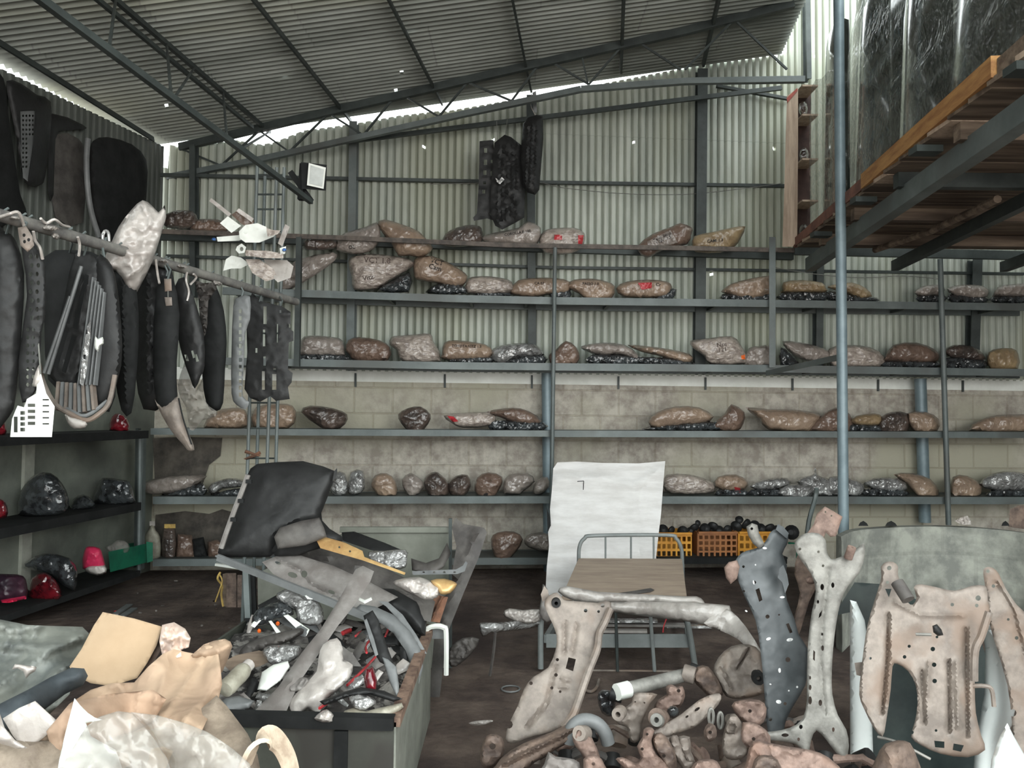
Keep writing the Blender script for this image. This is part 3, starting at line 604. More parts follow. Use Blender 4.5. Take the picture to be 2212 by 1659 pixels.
PK = [
 # tier, material, look, outline, options
 ('T','b','flat brown bundle',[(352,470),(375,455),(415,456),(428,475),(424,494),(360,492)],{}),
 ('T','d','low brown bundle',[(412,488),(425,474),(470,474),(492,486),(488,502),(416,500)],{}),
 ('T','b','dark brown bundle',[(655,522),(668,512),(705,511),(728,520),(722,538),(660,540)],{}),
 ('T','g','grey film bundle with a pale sagging belly',[(726,540),(728,518),(745,503),(790,490),(814,480),(822,500),(820,518),(808,538),(778,549),(748,547)],dict(txt=('OL',760,534,11,-.1))),
 ('T','k','tall shiny kraft bundle with a pointed peak',[(815,484),(830,474),(870,485),(905,500),(922,518),(935,535),(925,549),(905,556),(885,552),(860,552),(845,525),(830,508)],dict(d=.14)),
 ('T','b','mottled dark paper bundle',[(955,525),(962,505),(985,492),(1010,486),(1035,488),(1042,500),(1040,525),(1000,533),(965,532)],{}),
 ('T','g','pale bundle with handwriting',[(1037,512),(1080,500),(1120,492),(1140,478),(1168,492),(1165,520),(1150,530),(1090,528),(1050,524)],dict(txt=('COROLLA E-100',1118,503,8,-.16))),
 ('T','n','newspaper bundle with pink printed ends',[(1167,512),(1176,498),(1200,493),(1240,492),(1262,503),(1262,525),(1248,542),(1215,550),(1175,545),(1165,525)],dict(patch=[('red',[(1249,508),(1261,508),(1258,528),(1249,528)]),('red',[(1197,507),(1214,507),(1214,518),(1197,518)])])),
 ('T','d','pointed dark bundle with a hand-lettered white label',[(1378,530),(1410,505),(1450,490),(1470,482),(1495,492),(1494,505),(1484,528),(1440,538),(1420,546),(1402,556),(1384,550)],dict(patch=[('white',[(1398,522),(1448,497),(1464,524),(1440,531),(1400,531)])],txt=('Toyo Bsino\n1 NV  1.5',1432,515,9,-.42))),
 ('T','y','yellowish bundle with an uptilted right end',[(1495,532),(1500,510),(1540,501),(1580,492),(1610,489),(1600,515),(1588,532),(1556,546),(1504,545)],dict(txt=('CAMI 1.3',1545,520,9,-.1))),
 ('A','g','broad pinkish film-wrapped panel',[(604,602),(640,562),(720,545),(724,562),(690,588),(652,612),(612,624)],dict(d=.06)),
 ('A','n','large lettered paper bundle with slanting right side',[(752,565),(765,553),(800,548),(850,553),(886,560),(895,572),(870,590),(840,608),(812,625),(765,626),(760,600)],dict(txt=('VCT 1.8',815,563,17,.05),txt2=('Vitz',795,600,15,-.2),house=[(815,625),(840,606),(885,585),(884,628)])),
 ('A','k','large kraft bundle lettered in black ink',[(893,570),(900,557),(930,552),(970,568),(1005,590),(1010,602),(1000,617),(975,620),(945,612),(905,606),(895,598)],dict(txt=('VCT\nCam',942,572,15,.3),house=[(925,622),(950,608),(1000,612),(1006,632),(925,632)])),
 ('A','n','tubular newspaper bundle',[(1008,608),(1020,598),(1060,597),(1098,604),(1108,615),(1102,634),(1010,634)],dict(house=[(1030,628),(1100,628),(1100,638),(1030,638)])),
 ('A','k','long rounded kraft bundle',[(1103,624),(1120,605),(1160,600),(1200,601),(1230,608),(1227,634),(1180,637),(1150,643),(1105,636)],dict(txt=('CA 07',1165,612,8,0),house=[(1190,625),(1232,622),(1230,642),(1190,642)])),
 ('A','k','kraft bundle with a line of lettering',[(1225,614),(1240,604),(1280,602),(1310,608),(1328,618),(1320,642),(1270,643),(1250,634),(1228,624)],dict(txt=('PASSO 1.0',1276,613,8,.02))),
 ('A','k','kraft bundle with a red printed patch',[(1330,622),(1355,608),(1400,604),(1440,608),(1452,620),(1444,640),(1420,643),(1350,643)],dict(patch=[('red',[(1378,611),(1408,610),(1408,622),(1386,626)])],txt=('Cr',1422,615,10,.1),house=[(1415,640),(1440,622),(1462,622),(1452,648),(1415,648)])),
 ('A','k','pointed kraft bundle with folded front',[(1557,630),(1580,613),(1620,602),(1655,596),(1666,600),(1665,635),(1640,646),(1600,646),(1575,636)],dict(house=[(1560,632),(1668,630),(1668,648),(1570,648)])),
 ('A','y','paper bundle over a dark lamp body',[(1690,628),(1692,610),(1730,605),(1775,610),(1784,622),(1780,632),(1690,632)],dict(house=[(1688,628),(1786,626),(1782,648),(1688,648)])),
 ('A','y','yellow and pink bundle behind the pipe post',[(1788,622),(1800,615),(1840,610),(1870,622),(1884,640),(1860,646),(1830,634)],dict(house=[(1790,625),(1850,632),(1895,640),(1890,650),(1790,648)])),
 ('A','g','small grey film bundle',[(1974,632),(1995,618),(2030,615),(2042,626),(2025,638),(1990,640)],dict(house=[(1980,634),(2040,632),(2040,650),(1985,650)])),
 ('A','g','grey-brown bundle beside a loose film tail',[(2045,624),(2080,615),(2125,618),(2137,633),(2120,646),(2065,640)],dict(house=[(2050,632),(2130,636),(2130,652),(2055,652)])),
 ('A','g','striped paper bundle cut by the photo edge',[(2145,638),(2155,620),(2190,614),(2230,614),(2230,640),(2150,640)],dict(house=[(2145,636),(2230,636),(2230,652),(2145,652)])),
 ('B','g','boxy grey-brown bundle with a bright crease',[(646,764),(650,733),(670,725),(720,728),(740,736),(745,762),(735,770),(650,768)],dict(house=[(648,760),(742,762),(742,778),(648,778)])),
 ('B','d','brown bundle with rounded ends',[(746,756),(752,735),(775,728),(820,735),(842,750),(838,774),(770,776),(755,766)],{}),
 ('B','n','tall newspaper bundle with a bright glint',[(842,745),(845,728),(865,725),(900,722),(930,721),(936,737),(953,776),(872,778),(858,757)],dict(d=.13)),
 ('B','k','kraft bundle lettered along its top',[(955,765),(960,740),(985,735),(1030,740),(1060,750),(1056,775),(960,777)],dict(txt=('TOYOTA VITZ 1.3',1008,748,8,.03),house=[(975,770),(1060,766),(1060,782),(975,782)])),
 ('B','s','silvery crumpled bundle with a torn tail',[(1060,760),(1075,748),(1110,742),(1150,742),(1170,755),(1172,768),(1120,772),(1100,780),(1090,788),(1068,782)],dict(house=[(1095,772),(1175,762),(1175,784),(1095,786)])),
 ('B','d','diamond-shaped brown bundle in front of the rack post',[(1186,766),(1200,756),(1222,736),(1245,750),(1252,775),(1235,789),(1200,792),(1187,780)],dict(d=.08,yo=-.1)),
 ('B','g','arched bundle with a pale rim',[(1255,748),(1300,740),(1350,745),(1376,763),(1378,778),(1340,766),(1300,768),(1265,758)],dict(house=[(1275,762),(1378,766),(1378,786),(1275,786)])),
 ('B','k','low sloping kraft bundle',[(1355,745),(1400,748),(1450,755),(1490,765),(1497,778),(1480,785),(1420,768),(1385,760)],dict(house=[(1375,765),(1490,776),(1486,788),(1375,786)])),
 ('B','n','pale pinkish bundle with scrawled letters',[(1491,736),(1530,731),(1580,726),(1600,745),(1615,780),(1536,782),(1522,770),(1497,752)],dict(txt=('Nze\n121',1560,750,13,-.15),patch=[('orange',[(1601,768),(1609,766),(1610,776),(1602,776)])])),
 ('B','g','grey paper bundle beside the rack angle post',[(1606,786),(1618,752),(1640,748),(1665,748),(1668,786)],{}),
 ('B','g','drooping grey film bundle right of the angle post',[(1690,737),(1730,740),(1780,752),(1797,770),(1768,782),(1730,776),(1702,757)],dict(house=[(1686,745),(1712,765),(1730,790),(1686,790)])),
 ('B','n','striped newspaper bundle behind the pipe post',[(1790,754),(1830,745),(1880,750),(1910,770),(1900,789),(1800,789)],{}),
 ('B','d','rounded brown bundle with a pale lower edge',[(1910,772),(1930,745),(1980,740),(2020,755),(2029,772),(2010,784),(1910,780)],dict(house=[(1912,776),(2026,778),(2020,792),(1912,792)])),
 ('B','b','dark bundle with a shiny film corner',[(2040,758),(2060,745),(2100,748),(2125,765),(2122,780),(2055,772)],dict(house=[(2042,768),(2128,774),(2125,794),(2042,794)])),
 ('B','y','squat yellow-brown bundle',[(2132,770),(2145,755),(2185,752),(2200,765),(2198,793),(2140,793)],{}),
 ('C','k','flat kraft bundle on clear film',[(440,915),(460,890),(500,881),(530,886),(535,915),(500,922),(450,920)],{}),
 ('C','k','kraft bundle partly behind the mast pipes',[(548,918),(552,880),(600,872),(632,876),(640,900),(622,921)],{}),
 ('C','b','dark tapering bundle with film glints',[(650,890),(670,876),(720,882),(750,895),(746,916),(720,926),(692,918)],{}),
 ('C','b','dark brown diamond bundle hanging over the shelf edge',[(860,895),(880,882),(908,878),(930,895),(925,916),(902,940),(885,934),(866,914)],dict(yo=-.1,d=.08)),
 ('C','n','low bundle with red printing at its left tip',[(958,898),(1000,892),(1050,890),(1072,900),(1060,920),(1000,924),(976,914)],dict(patch=[('red',[(966,898),(980,900),(990,910),(978,912)])],house=[(1058,905),(1100,905),(1095,926),(1058,926)])),
 ('C','d','rounded reddish-brown bundle next to the blue column',[(1050,890),(1090,882),(1125,882),(1160,898),(1170,914),(1150,918),(1110,914),(1085,903)],dict(house=[(1085,905),(1175,908),(1172,928),(1085,928)])),
 ('C','k','large domed kraft bundle',[(1400,912),(1420,890),(1460,878),(1510,880),(1542,900),(1520,915),(1480,918),(1420,926)],dict(house=[(1405,918),(1560,905),(1555,928),(1405,928)])),
 ('C','d','brown bundle with a pointed top',[(1540,916),(1566,893),(1580,873),(1608,890),(1606,915),(1590,928),(1550,925)],{}),
 ('C','k','long wedge of kraft paper with a high left tip',[(1610,880),(1660,884),(1720,885),(1772,896),(1765,915),(1745,931),(1660,923),(1640,905)],dict(d=.13)),
 ('C','d','triangular brown bundle behind the pipe post',[(1745,929),(1772,900),(1806,880),(1836,895),(1838,929)],{}),
 ('C','y','pale yellowish bundle on a dark lamp body',[(1836,912),(1850,898),(1890,893),(1905,900),(1900,918),(1862,920)],dict(house=[(1836,912),(1905,915),(1905,930),(1838,930)])),
 ('C','b','grey-brown bundle with a round pale end',[(1897,920),(1905,900),(1925,890),(1960,893),(1960,931),(1905,932)],{}),
 ('C','k','smooth tan bundle',[(1960,893),(2000,890),(2028,905),(2024,927),(1976,929)],{}),
 ('C','k','long curved shiny bundle at the right end',[(2092,926),(2130,902),(2180,895),(2235,900),(2235,930)],{}),
 ('D','g','long pale film bundle beside the corner post',[(308,1060),(312,1042),(360,1029),(438,1025),(442,1035),(405,1058),(330,1071)],dict(house=[(380,1055),(440,1038),(440,1074),(345,1074)])),
 ('D','s','white film bundle over black plastic',[(450,1062),(456,1045),(490,1033),(525,1036),(525,1052),(480,1056),(465,1068)],dict(house=[(462,1062),(525,1050),(525,1074),(462,1076)])),
 ('D','s','glossy narrow film bundle right of the black fender',[(712,1060),(722,1022),(745,1022),(752,1060),(735,1070)],{}),
 ('D','s','clear silvery bag with vertical glints',[(752,1060),(757,1020),(785,1017),(788,1055),(770,1064)],{}),
 ('D','k','rounded kraft bundle with a pale pointed foot',[(802,1045),(810,1027),(835,1022),(855,1040),(856,1070),(826,1073),(806,1057)],{}),
 ('D','g','small grey bundle with a right-hand spout',[(868,1036),(885,1022),(903,1030),(917,1050),(892,1072),(874,1060)],{}),
 ('D','b','knobbed dark bundle',[(915,1042),(925,1025),(940,1019),(952,1025),(970,1045),(966,1067),(930,1071)],{}),
 ('D','b','dim dark brown bundle with a small glint',[(968,1045),(985,1028),(1010,1026),(1017,1050),(1000,1070),(974,1067)],{}),
 ('D','d','brown bundle with a square hole painted on its foot',[(1025,1060),(1030,1032),(1055,1020),(1085,1030),(1080,1055),(1060,1081),(1040,1075)],dict(patch=[('ink',[(1046,1064),(1055,1066),(1052,1073),(1044,1070)])])),
 ('D','g','pale shiny bundle with a long right point',[(1087,1045),(1100,1025),(1140,1022),(1155,1040),(1128,1058),(1120,1064),(1090,1062)],{}),
 ('D','g','small bundle tucked behind the rack post',[(1150,1058),(1160,1036),(1182,1030),(1186,1052),(1165,1065)],{}),
 ('D','n','spotted bundle directly right of the white foam panel',[(1432,1050),(1440,1026),(1490,1025),(1540,1042),(1541,1058),(1500,1064),(1450,1062)],{}),
 ('D','k','kraft bundle with small red patch below',[(1545,1052),(1550,1030),(1590,1025),(1615,1040),(1610,1056),(1580,1062)],dict(patch=[('red',[(1586,1052),(1599,1054),(1600,1064),(1590,1064)])],house=[(1548,1054),(1612,1054),(1608,1074),(1550,1074)])),
 ('D','s','flat silvery bundle',[(1618,1052),(1650,1035),(1700,1032),(1706,1048),(1660,1060)],dict(house=[(1620,1054),(1700,1054),(1696,1072),(1622,1072)])),
 ('D','s','bright striped film bundle leaning forward',[(1680,1065),(1700,1047),(1755,1046),(1756,1065),(1736,1081),(1702,1076)],dict(yo=-.06)),
 ('D','s','crumpled bundle with an upright spike',[(1720,1040),(1750,1027),(1758,1022),(1761,1008),(1766,1024),(1775,1030),(1800,1040),(1800,1072),(1770,1072)],{}),
 ('D','s','silvery bundle behind the pipe post',[(1785,1066),(1792,1030),(1830,1032),(1866,1045),(1864,1066),(1840,1075)],{}),
 ('D','s','dark bundle under wrinkled silver film',[(1865,1045),(1890,1032),(1940,1032),(1960,1050),(1950,1062),(1900,1060)],dict(house=[(1870,1052),(1955,1052),(1955,1074),(1870,1074)])),
 ('D','k','drooping tan bundle',[(1930,1025),(1970,1022),(2010,1035),(2028,1060),(2020,1075),(1986,1072),(1960,1045)],{}),
 ('D','k','kraft bundle with a dark red left side',[(2054,1065),(2058,1030),(2090,1028),(2121,1050),(2110,1076),(2070,1076)],{}),
 ('D','s','large crumpled silver bundle at the right edge',[(2115,1045),(2145,1022),(2190,1018),(2235,1030),(2235,1058),(2150,1060)],dict(house=[(2140,1055),(2235,1055),(2235,1076),(2140,1076)])),
 ('E','d','dark conical bundle hanging off the lowest shelf',[(1060,1165),(1075,1150),(1110,1148),(1130,1165),(1112,1195),(1082,1222),(1067,1200)],dict(yo=-.12)),
 ('E','g','tubular grey paper bundle behind the foam panel',[(1132,1167),(1148,1152),(1188,1153),(1188,1192),(1142,1182)],{}),
]
cnt = {}; tot = {}
for p in PK: tot[p[0]] = tot.get(p[0], 0) + 1
for t, m, look, ol, o in PK:
    i = cnt.get(t, 0); cnt[t] = i + 1
    d = o.get('d', .10); cx = sum(p[0] for p in ol) / len(ol); zs = shelf_z(t, cx)
    yb = max(p[1] for p in ol); hang = yb > lerpx(TIER[t], cx) + 8 or t == 'T'
    Yc = rack_y(.11 + d * .9 + o.get('yo', 0)) if t != 'T' else rack_y(.05 + d)
    if not hang and yb > lerpx(TIER[t], cx) - 9 and 'house' not in o: ol = [(a, b + (5 if b > yb - 9 else 0)) for a, b in ol]
    sf = bundle(ol, Yc, d, noise_=.022, nf=7, sm=2, zmin=None if hang else zs + .001, res=max(4.5, min(8, (max(p[0] for p in ol) - min(p[0] for p in ol)) / 18)))
    T = Thing('wrapped_car_part', f'{look}, {ORD[i]} from left {TN[t]}', 'bundle', GN[t])
    w = T.part('wrapping', sf.mesh(), MM[m], ang=50)
    if 'house' in o:
        hs = bundle([(a, b + 3) for a, b in o['house']], rack_y(.11 + d * .9), d * .75, noise_=.02, nf=14, sm=2, zmin=zs + .001)
        T.part('lamp_body', hs.mesh(), lampg, label='dark plastic lamp body showing below the paper')
    for c, pl in o.get('patch', ()):
        q = Surf(pl, lambda a, b, s=sf: (s.at(a, b, .004)[0]).y, thick=.002, res=4); T.part('printed_patch', q.mesh(), {'red': red, 'white': kraft_g, 'orange': amber, 'ink': ink}[c], w, label={'red': 'red printed patch', 'white': 'off-white paper label', 'orange': 'orange spot', 'ink': 'black patch painted for a dark hole'}[c])  # hole shade is a black patch laid on the wrapping, none is cut
    for key in ('txt', 'txt2'):
        if key in o: s, a, b, sz, an = o[key]; T.part('handwriting', text_vf(s, (a, b), sf, sz, an, .12), inkr if m in 'ng' and sz > 12 else ink, w, label='black handwritten letters')

# ================================================================== LOFT AT UPPER RIGHT
def atz(px, py, z): d = ray(px, py); return CAM + d * ((z - CAM.z) / d.z)
def EX(Y): return 2.88 + .115 * (Y - 7.85)
lo = Thing('timber_loft', 'timber storage loft with a green steel edge beam at the upper right', 'loft')
DZ = 3.37
Y = 1.2; k = 0
while Y < 7.5:
    w = .235 + .03 * math.sin(k * 2.1)
    lo.part('plank', box((EX(Y) + 1.95, Y + w / 2, DZ - .03 - .004 * (k % 3)), (3.9, w - .008, .03)), woodp if k % 4 == 1 else woodd); Y += w; k += 1
for Y in (1.6, 2.5, 3.4, 4.3, 5.2, 6.1, 7.0): lo.part('joist', box((EX(Y) + 1.95, Y, DZ - .1), (3.8, .07, .10)), woodd if Y != 5.2 else steel_d)
e0 = Vector((EX(1.2), 1.2, DZ)); e1 = Vector((EX(7.65), 7.65, DZ)); ed = (e1 - e0)
def ept(Y, dx=0, dz=0): return Vector((EX(Y) + dx, Y, DZ + dz))
lo.part('edge_board', beam(ept(3.75, -.01, .03), ept(5.65, -.01, .03), .05, .11), wood, label='orange-brown plank')
lo.part('edge_board', beam(ept(1.2, .01, .02), ept(3.74, .01, .02), .04, .09), woodd)
lo.part('edge_board', beam(ept(5.66, -.005, .02), ept(7.68, -.005, .02), .04, .09), mat('red_brown_board', (150, 104, 88), (110, 78, 68), 5, .8), label='reddish-brown plank')
lo.part('edge_beam', merge(beam(ept(1.2, .10, -.20), ept(7.68, .10, -.20), .012, .13), beam(ept(1.2, .14, -.26), ept(7.68, .14, -.26), .09, .012), beam(ept(1.2, .14, -.14), ept(7.68, .14, -.14), .09, .012)), steel)
for Y in (3.5, 4.6, 5.7, 6.8): lo.part('bracket', box(ept(Y, .0, -.10), (.16, .10, .04)), steel_d)
for x in (1.0, 2.1, 3.2): lo.part('long_beam', beam(ept(1.2, x, -.2), ept(7.68, x, -.2), .07, .10), steel_d)
solo('wooden_pole', 'pale brown pole tucked under the loft boards', 'pole', ptube([(1890, 540, 7.05), (2010, 500, 6.33), (2155, 430, 5.36)], .03, 8, 1, False), woodd)
# windscreens standing on the loft; back row added, others raised, as dark backdrop
def windscreen(Yc, dx, ln, ht, lean, bow):
    V = []; n, m = 12, 8
    for s in (0, 1):
        for i in range(n + 1):
            for j in range(m + 1):
                u = i / n * 2 - 1; t = j / m; tap = 1 - .12 * t; rnd = 1 if 0 < t < 1 else .96
                p = ept(Yc + u * ln / 2 * tap * rnd, dx + bow * (1 - u * u) * -1 + lean * t + s * .008, .045 + ht * t - (.05 * ht * abs(u) ** 3 if j == m else 0)); V.append(p)
    F = []; o = (n + 1) * (m + 1)
    for i in range(n):
        for j in range(m):
            a = i * (m + 1) + j; b = a + m + 1; F.append((a, a + 1, b + 1, b)); F.append((a + o, b + o, b + 1 + o, a + 1 + o))
    for i in range(n):
        a = i * (m + 1); b = a + m + 1; F += [(a, b, b + o, a + o), (a + m, a + m + o, b + m + o, b + m)]
    for j in range(m):
        a = j; b = n * (m + 1) + j; F += [(a, a + o, a + 1 + o, a + 1), (b, b + 1, b + 1 + o, b + o)]
    return V, F
for i, (Yc, dx, ln, ht, le, bw) in enumerate(((7.1, .22, .8, 1.9, .02, .04), (6.25, .24, .8, 1.7, .05, .05), (5.35, .30, .9, 1.45, .04, .06), (4.4, .26, .95, 1.2, .06, .05), (3.4, .28, .95, 1.1, .05, .05), (6.75, .46, 1.5, 2.25, .05, .05), (5.4, .56, 1.5, 2.0, .05, .05), (4.1, .46, 1.4, 1.8, .05, .05), (2.8, .56, 1.4, 1.6, .05, .05), (6.5, .85, 1.9, 2.3, .03, .05), (4.6, .98, 1.9, 2.2, .03, .05))):
    solo('windscreen', ['dark windscreen in film at the far end of the loft edge', 'dark windscreen in film just right of the pipe post on the loft', 'dark windscreen behind the middle of the orange loft plank', 'dark windscreen above the near half of the orange plank', 'dark windscreen at the right photo edge beside the orange plank end', 'taller dark windscreen in the second row at the far end of the loft', 'taller dark windscreen in the second row above the middle of the orange plank', 'taller dark windscreen in the second row near the right photo edge', 'dark windscreen in the second row at the top right corner', 'added dark backdrop windscreen at the back, towards the far end of the loft', 'added dark backdrop windscreen at the back, towards the viewer'][i], 'windscreen', windscreen(Yc, dx, ln, ht, le, bw), glassd, 'wrapped windscreens on the loft')
def EP(off):
    n = Vector((1, -.115, 0)); p0 = Vector((EX(5) + off, 5, 0)); return lambda a, b: hit(a, b, p0, n).y
solo('plastic_film', 'large sheet of crumpled clear film draped over the windscreens above the orange plank', 'film', surf([(1838, 395), (1832, 240), (1832, 120), (1850, 20), (1870, -60), (2070, -80), (2300, -80), (2290, 30), (2210, 100), (2150, 140), (2050, 215), (1960, 285), (1900, 340)], EP(.06), thick=.003, noise_=.09, nf=2.2, res=15, sm=2), filmd, ang=180)
solo('plastic_film', 'hanging clear film curtain between the crate shelf and the pipe post', 'film', surf([(1752, 190), (1775, 170), (1800, 150), (1808, 230), (1812, 330), (1830, 400), (1790, 455), (1760, 500), (1752, 520), (1748, 350)], EP(.04), thick=.003, noise_=.06, nf=5, res=8, sm=2), filmd, ang=180)
CY = 7.62
cs = Thing('crate_shelf', 'pale upright wooden crate shelf standing at the far end of the loft edge', 'shelf')
cs.part('side_panel', surf([(1700, 207), (1724, 190), (1724, 300), (1723, 420), (1722, 520), (1712, 533), (1690, 533), (1694, 420), (1697, 300)], flat(CY), thick=.03, noise_=.003), woodp)
cs.part('side_strip', surf([(1699, 212), (1722, 190), (1723, 196), (1701, 222)], flat(CY - .01), thick=.01), mat('red_cloth', (176, 96, 84), None, 5, .8), label='reddish top edge')
cs.part('back_panel', surf([(1723, 195), (1752, 200), (1750, 515), (1722, 520)], flat(CY + .3), thick=.02), mat('dark_brown_board', (84, 64, 58), (60, 46, 42), 6, .8), label='dark brown inside')
for y in (198, 260, 354, 442, 514): cs.part('shelf', pbeam((1723, y, CY + .02), (1754, y + 1, CY + .02), .02, .3, up=(0, 1, 0)) if 0 else box(P(1738, y, CY + .16), (.16, .3, .018)), woodp)
for i, (x, y) in enumerate(((1735, 235), (1737, 335), (1736, 500))): solo('wrapped_lamp', ['dark film-wrapped lamp in the top cell of the crate shelf', 'dark film-wrapped lamp in the second cell of the crate shelf', 'dark film-wrapped lamp in the bottom cell of the crate shelf'][i], 'lamp', bundle(circ(x, y, 10, 17, 10), flat(CY + .15), .06, noise_=.02, nf=20, res=5).mesh(), kraft_dk, 'lamps in the crate shelf')
# ================================================================== CISTERN WALL, CRATES
arc = []
for i in range(25):
    x = 1818 + i * 21; t = (x - 2010) / 200.; arc.append(atz(x, 1138 + 13 * t * t if x > 1840 else 1149 + (1840 - x) * .5, .80))
V = []; F = []
n = len(arc)
prof = [(0, 0), (0, .77), (.012, .80), (.09, .80), (.10, 0)]
for p in arc:
    for o, z in prof: V.append(Vector((p.x + (0), p.y + o, z)))
for i in range(n - 1):
    for j in range(4): a = i * 5 + j; F.append((a, a + 5, a + 6, a + 1))
F += [(0, 1, 2, 3, 4), tuple((n - 1) * 5 + j for j in (4, 3, 2, 1, 0))]
solo('cistern', 'low curved weathered concrete cistern wall behind the standing subframes', 'cistern', (V, F), tank_m)
solo('scrap_paper', 'torn white scrap lying on the cistern rim at right', 'scrap', surf([(2062, 1125), (2075, 1118), (2090, 1114), (2096, 1122), (2098, 1133), (2082, 1134), (2070, 1130)], flat(5.86), thick=.004, noise_=.02, nf=20, res=4), filmw)
for i, (x, w, l) in enumerate(((1865, 22, 'flat dark scrap on the cistern rim just right of the pipe post'), (1925, 26, 'dark scrap on the cistern rim below the round blue column'), (2172, 18, 'small dark scrap at the right end of the cistern rim'))):
    q = atz(x, 1136, .803); solo('scrap', l, 'scrap', surf([(x - w / 2, 1136), (x - w / 3, 1129), (x, 1125), (x + w / 3, 1130), (x + w / 2, 1136)], flat(5.86), thick=.05, noise_=.01, res=4), blackm)
solo('rusty_block', 'rusty brown upright plate at the right photo edge on the cistern', 'plate', surf([(2178, 1138), (2182, 1100), (2200, 1092), (2260, 1090), (2260, 1150)], flat(5.9), thick=.04), castb)
def crate(x0, y0, x1, y1, m, label, z=None, dep=.34, off=.06, cells=(7, 3), mid=None):
    r = rack_y(off); hs = []; nx, ny = cells; zz = shelf_z('E', (x0 + x1) / 2)
    for i in range(nx):
        for j in range(ny):
            a = x0 + (x1 - x0) * (i + .18) / nx; b = x0 + (x1 - x0) * (i + .82) / nx; c = y0 + 5 + (y1 - y0 - 5) * (j + .15) / ny; d = y0 + 5 + (y1 - y0 - 5) * (j + .8) / ny
            hs.append([(a, c), (b, c), (b, d), (a, d)])
    t = Thing('plastic_crate', label, 'crate', 'orange plastic crates on the lowest shelf')
    t.part('front_panel', surf([(x0, y0), (x1, y0), (x1 - 1, y1), (x0 + 1, y1)], r, thick=.012, holes=hs, res=12, zmin=zz + .002), m)
    a = P(x0, y0, r(x0, y0)); b = P(x1, y0, r(x1, y0)); h = a.z - zz - .004
    for p in (a, b): t.part('side_panel', box((p.x, p.y + dep / 2 + .012, zz + .003 + h / 2), (.01, dep, h)), m)
    t.part('back_panel', box(((a.x + b.x) / 2, a.y + dep + .02, zz + .003 + h / 2), (b.x - a.x, .01, h)), m)
    t.part('rim', beam(a + Vector((0, -.012, 0)), b + Vector((0, -.012, 0)), .02, .02), m)
    return (a, b, r)
EY = rack_y(.06)
crate(1418, 1152, 1494, 1204, orange, 'orange plastic crate right behind the bed frame, beside the foam panel')
crate(1508, 1150, 1592, 1204, brownc, 'brownish-orange plastic crate in the middle of the three', cells=(7, 4))
crate(1596, 1150, 1684, 1204, orange, 'orange plastic crate rightmost, behind the black perforated plate')
for i, (x, y, r) in enumerate(((1432, 1143, 12), (1450, 1146, 10), (1475, 1148, 12), (1490, 1146, 8), (1500, 1140, 11), (1508, 1130, 7), (1522, 1142, 12), (1540, 1138, 12), (1556, 1146, 12), (1572, 1144, 10), (1590, 1138, 13), (1597, 1122, 9), (1612, 1132, 12), (1630, 1136, 12), (1642, 1142, 12), (1662, 1142, 13), (1680, 1146, 12), (1710, 1150, 16))):
    r_2 = rack_y(.2); q = P(x, y, r_2(x, y)); rr = r * q.y / F_PX
    zs = ['first', 'second', 'third', 'fourth', 'fifth', 'sixth', 'seventh', 'eighth', 'ninth', 'tenth', 'eleventh', 'twelfth', 'thirteenth', 'fourteenth', 'fifteenth', 'sixteenth', 'seventeenth', 'eighteenth'][i]
    ax = Vector((math.sin(i * 1.7), -1, math.cos(i * 2.3))).normalized()
    solo('rubber_mount', f'black rubber mount heaped on the orange crates, {zs} from the left', 'mount', lathe(q - ax * rr * .4, [(rr * .35, 0), (rr * .45, 0), (rr * .95, rr * .1), (rr, rr * .4), (rr * .8, rr * .75), (rr * .4, rr * .95), (rr * .35, rr * .9)], 14, ax), blackp, 'rubber mounts heaped on the orange crates')
solo('green_strap', 'small bright green strip behind the grey perforated member', 'strip', ptube([(1703, 1173, 7.85), (1722, 1174, 7.85), (1722, 1206, 7.85)], .012, 6, 1, False), green)
# ================================================================== FOAM PANEL, BED
fp = Surf([(1195, 1012), (1204, 999), (1245, 997), (1300, 1000), (1380, 1001), (1437, 996), (1432, 1055), (1428, 1110), (1422, 1160), (1415, 1225), (1405, 1335), (1176, 1338), (1178, 1290), (1181, 1225), (1186, 1180), (1184, 1150), (1190, 1130), (1188, 1100), (1192, 1060)], tilt(1300, 1000, 7.08, 0, .5), thick=.05, noise_=.02, nf=2.5, res=14,
          ridges=[([(1205, 1035), (1290, 1030), (1340, 1045), (1370, 1050), (1430, 1015)], 16, .035), ([(1385, 1050), (1378, 1250)], 8, -.02), ([(1270, 1060), (1265, 1250)], 10, .012)])
fo = Thing('foam_panel', 'large dirty white foam panel leaning against the rack behind the bed frame', 'panel')
w = fo.part('sheet', fp.mesh(), foam)
fo.part('black_mark', surf([(1181, 1095), (1188, 1118), (1190, 1135), (1183, 1150)], tilt(1185, 1120, 6.72, 0, .4), thick=.004), blackm, w, label='black left edge patch')  # flat black patch along the left edge
fo.part('pen_mark', merge(*[tube([fp.at(a, b, .006)[0], fp.at(c, d, .006)[0]], .003, 4) for a, b, c, d in ((1247, 1040, 1261, 1039), (1261, 1039, 1260, 1058))]), blackm, w, label='thin black corner mark')
bd = Thing('bed_frame', 'small grey tubular bed frame with a plywood board, standing before the foam panel', 'bed')
bq = [atz(x, y, .45) for x, y in ((1250, 1206), (1473, 1207), (1484, 1292), (1213, 1290))]
V = [q + Vector((0, 0, dz)) for dz in (0, -.02) for q in bq]
bd.part('board', (V, [(3, 2, 1, 0), (4, 5, 6, 7), (0, 1, 5, 4), (1, 2, 6, 5), (2, 3, 7, 6), (3, 0, 4, 7)]), ply)
YR = bq[0].y + .03; YF = 4.93; TR = .016
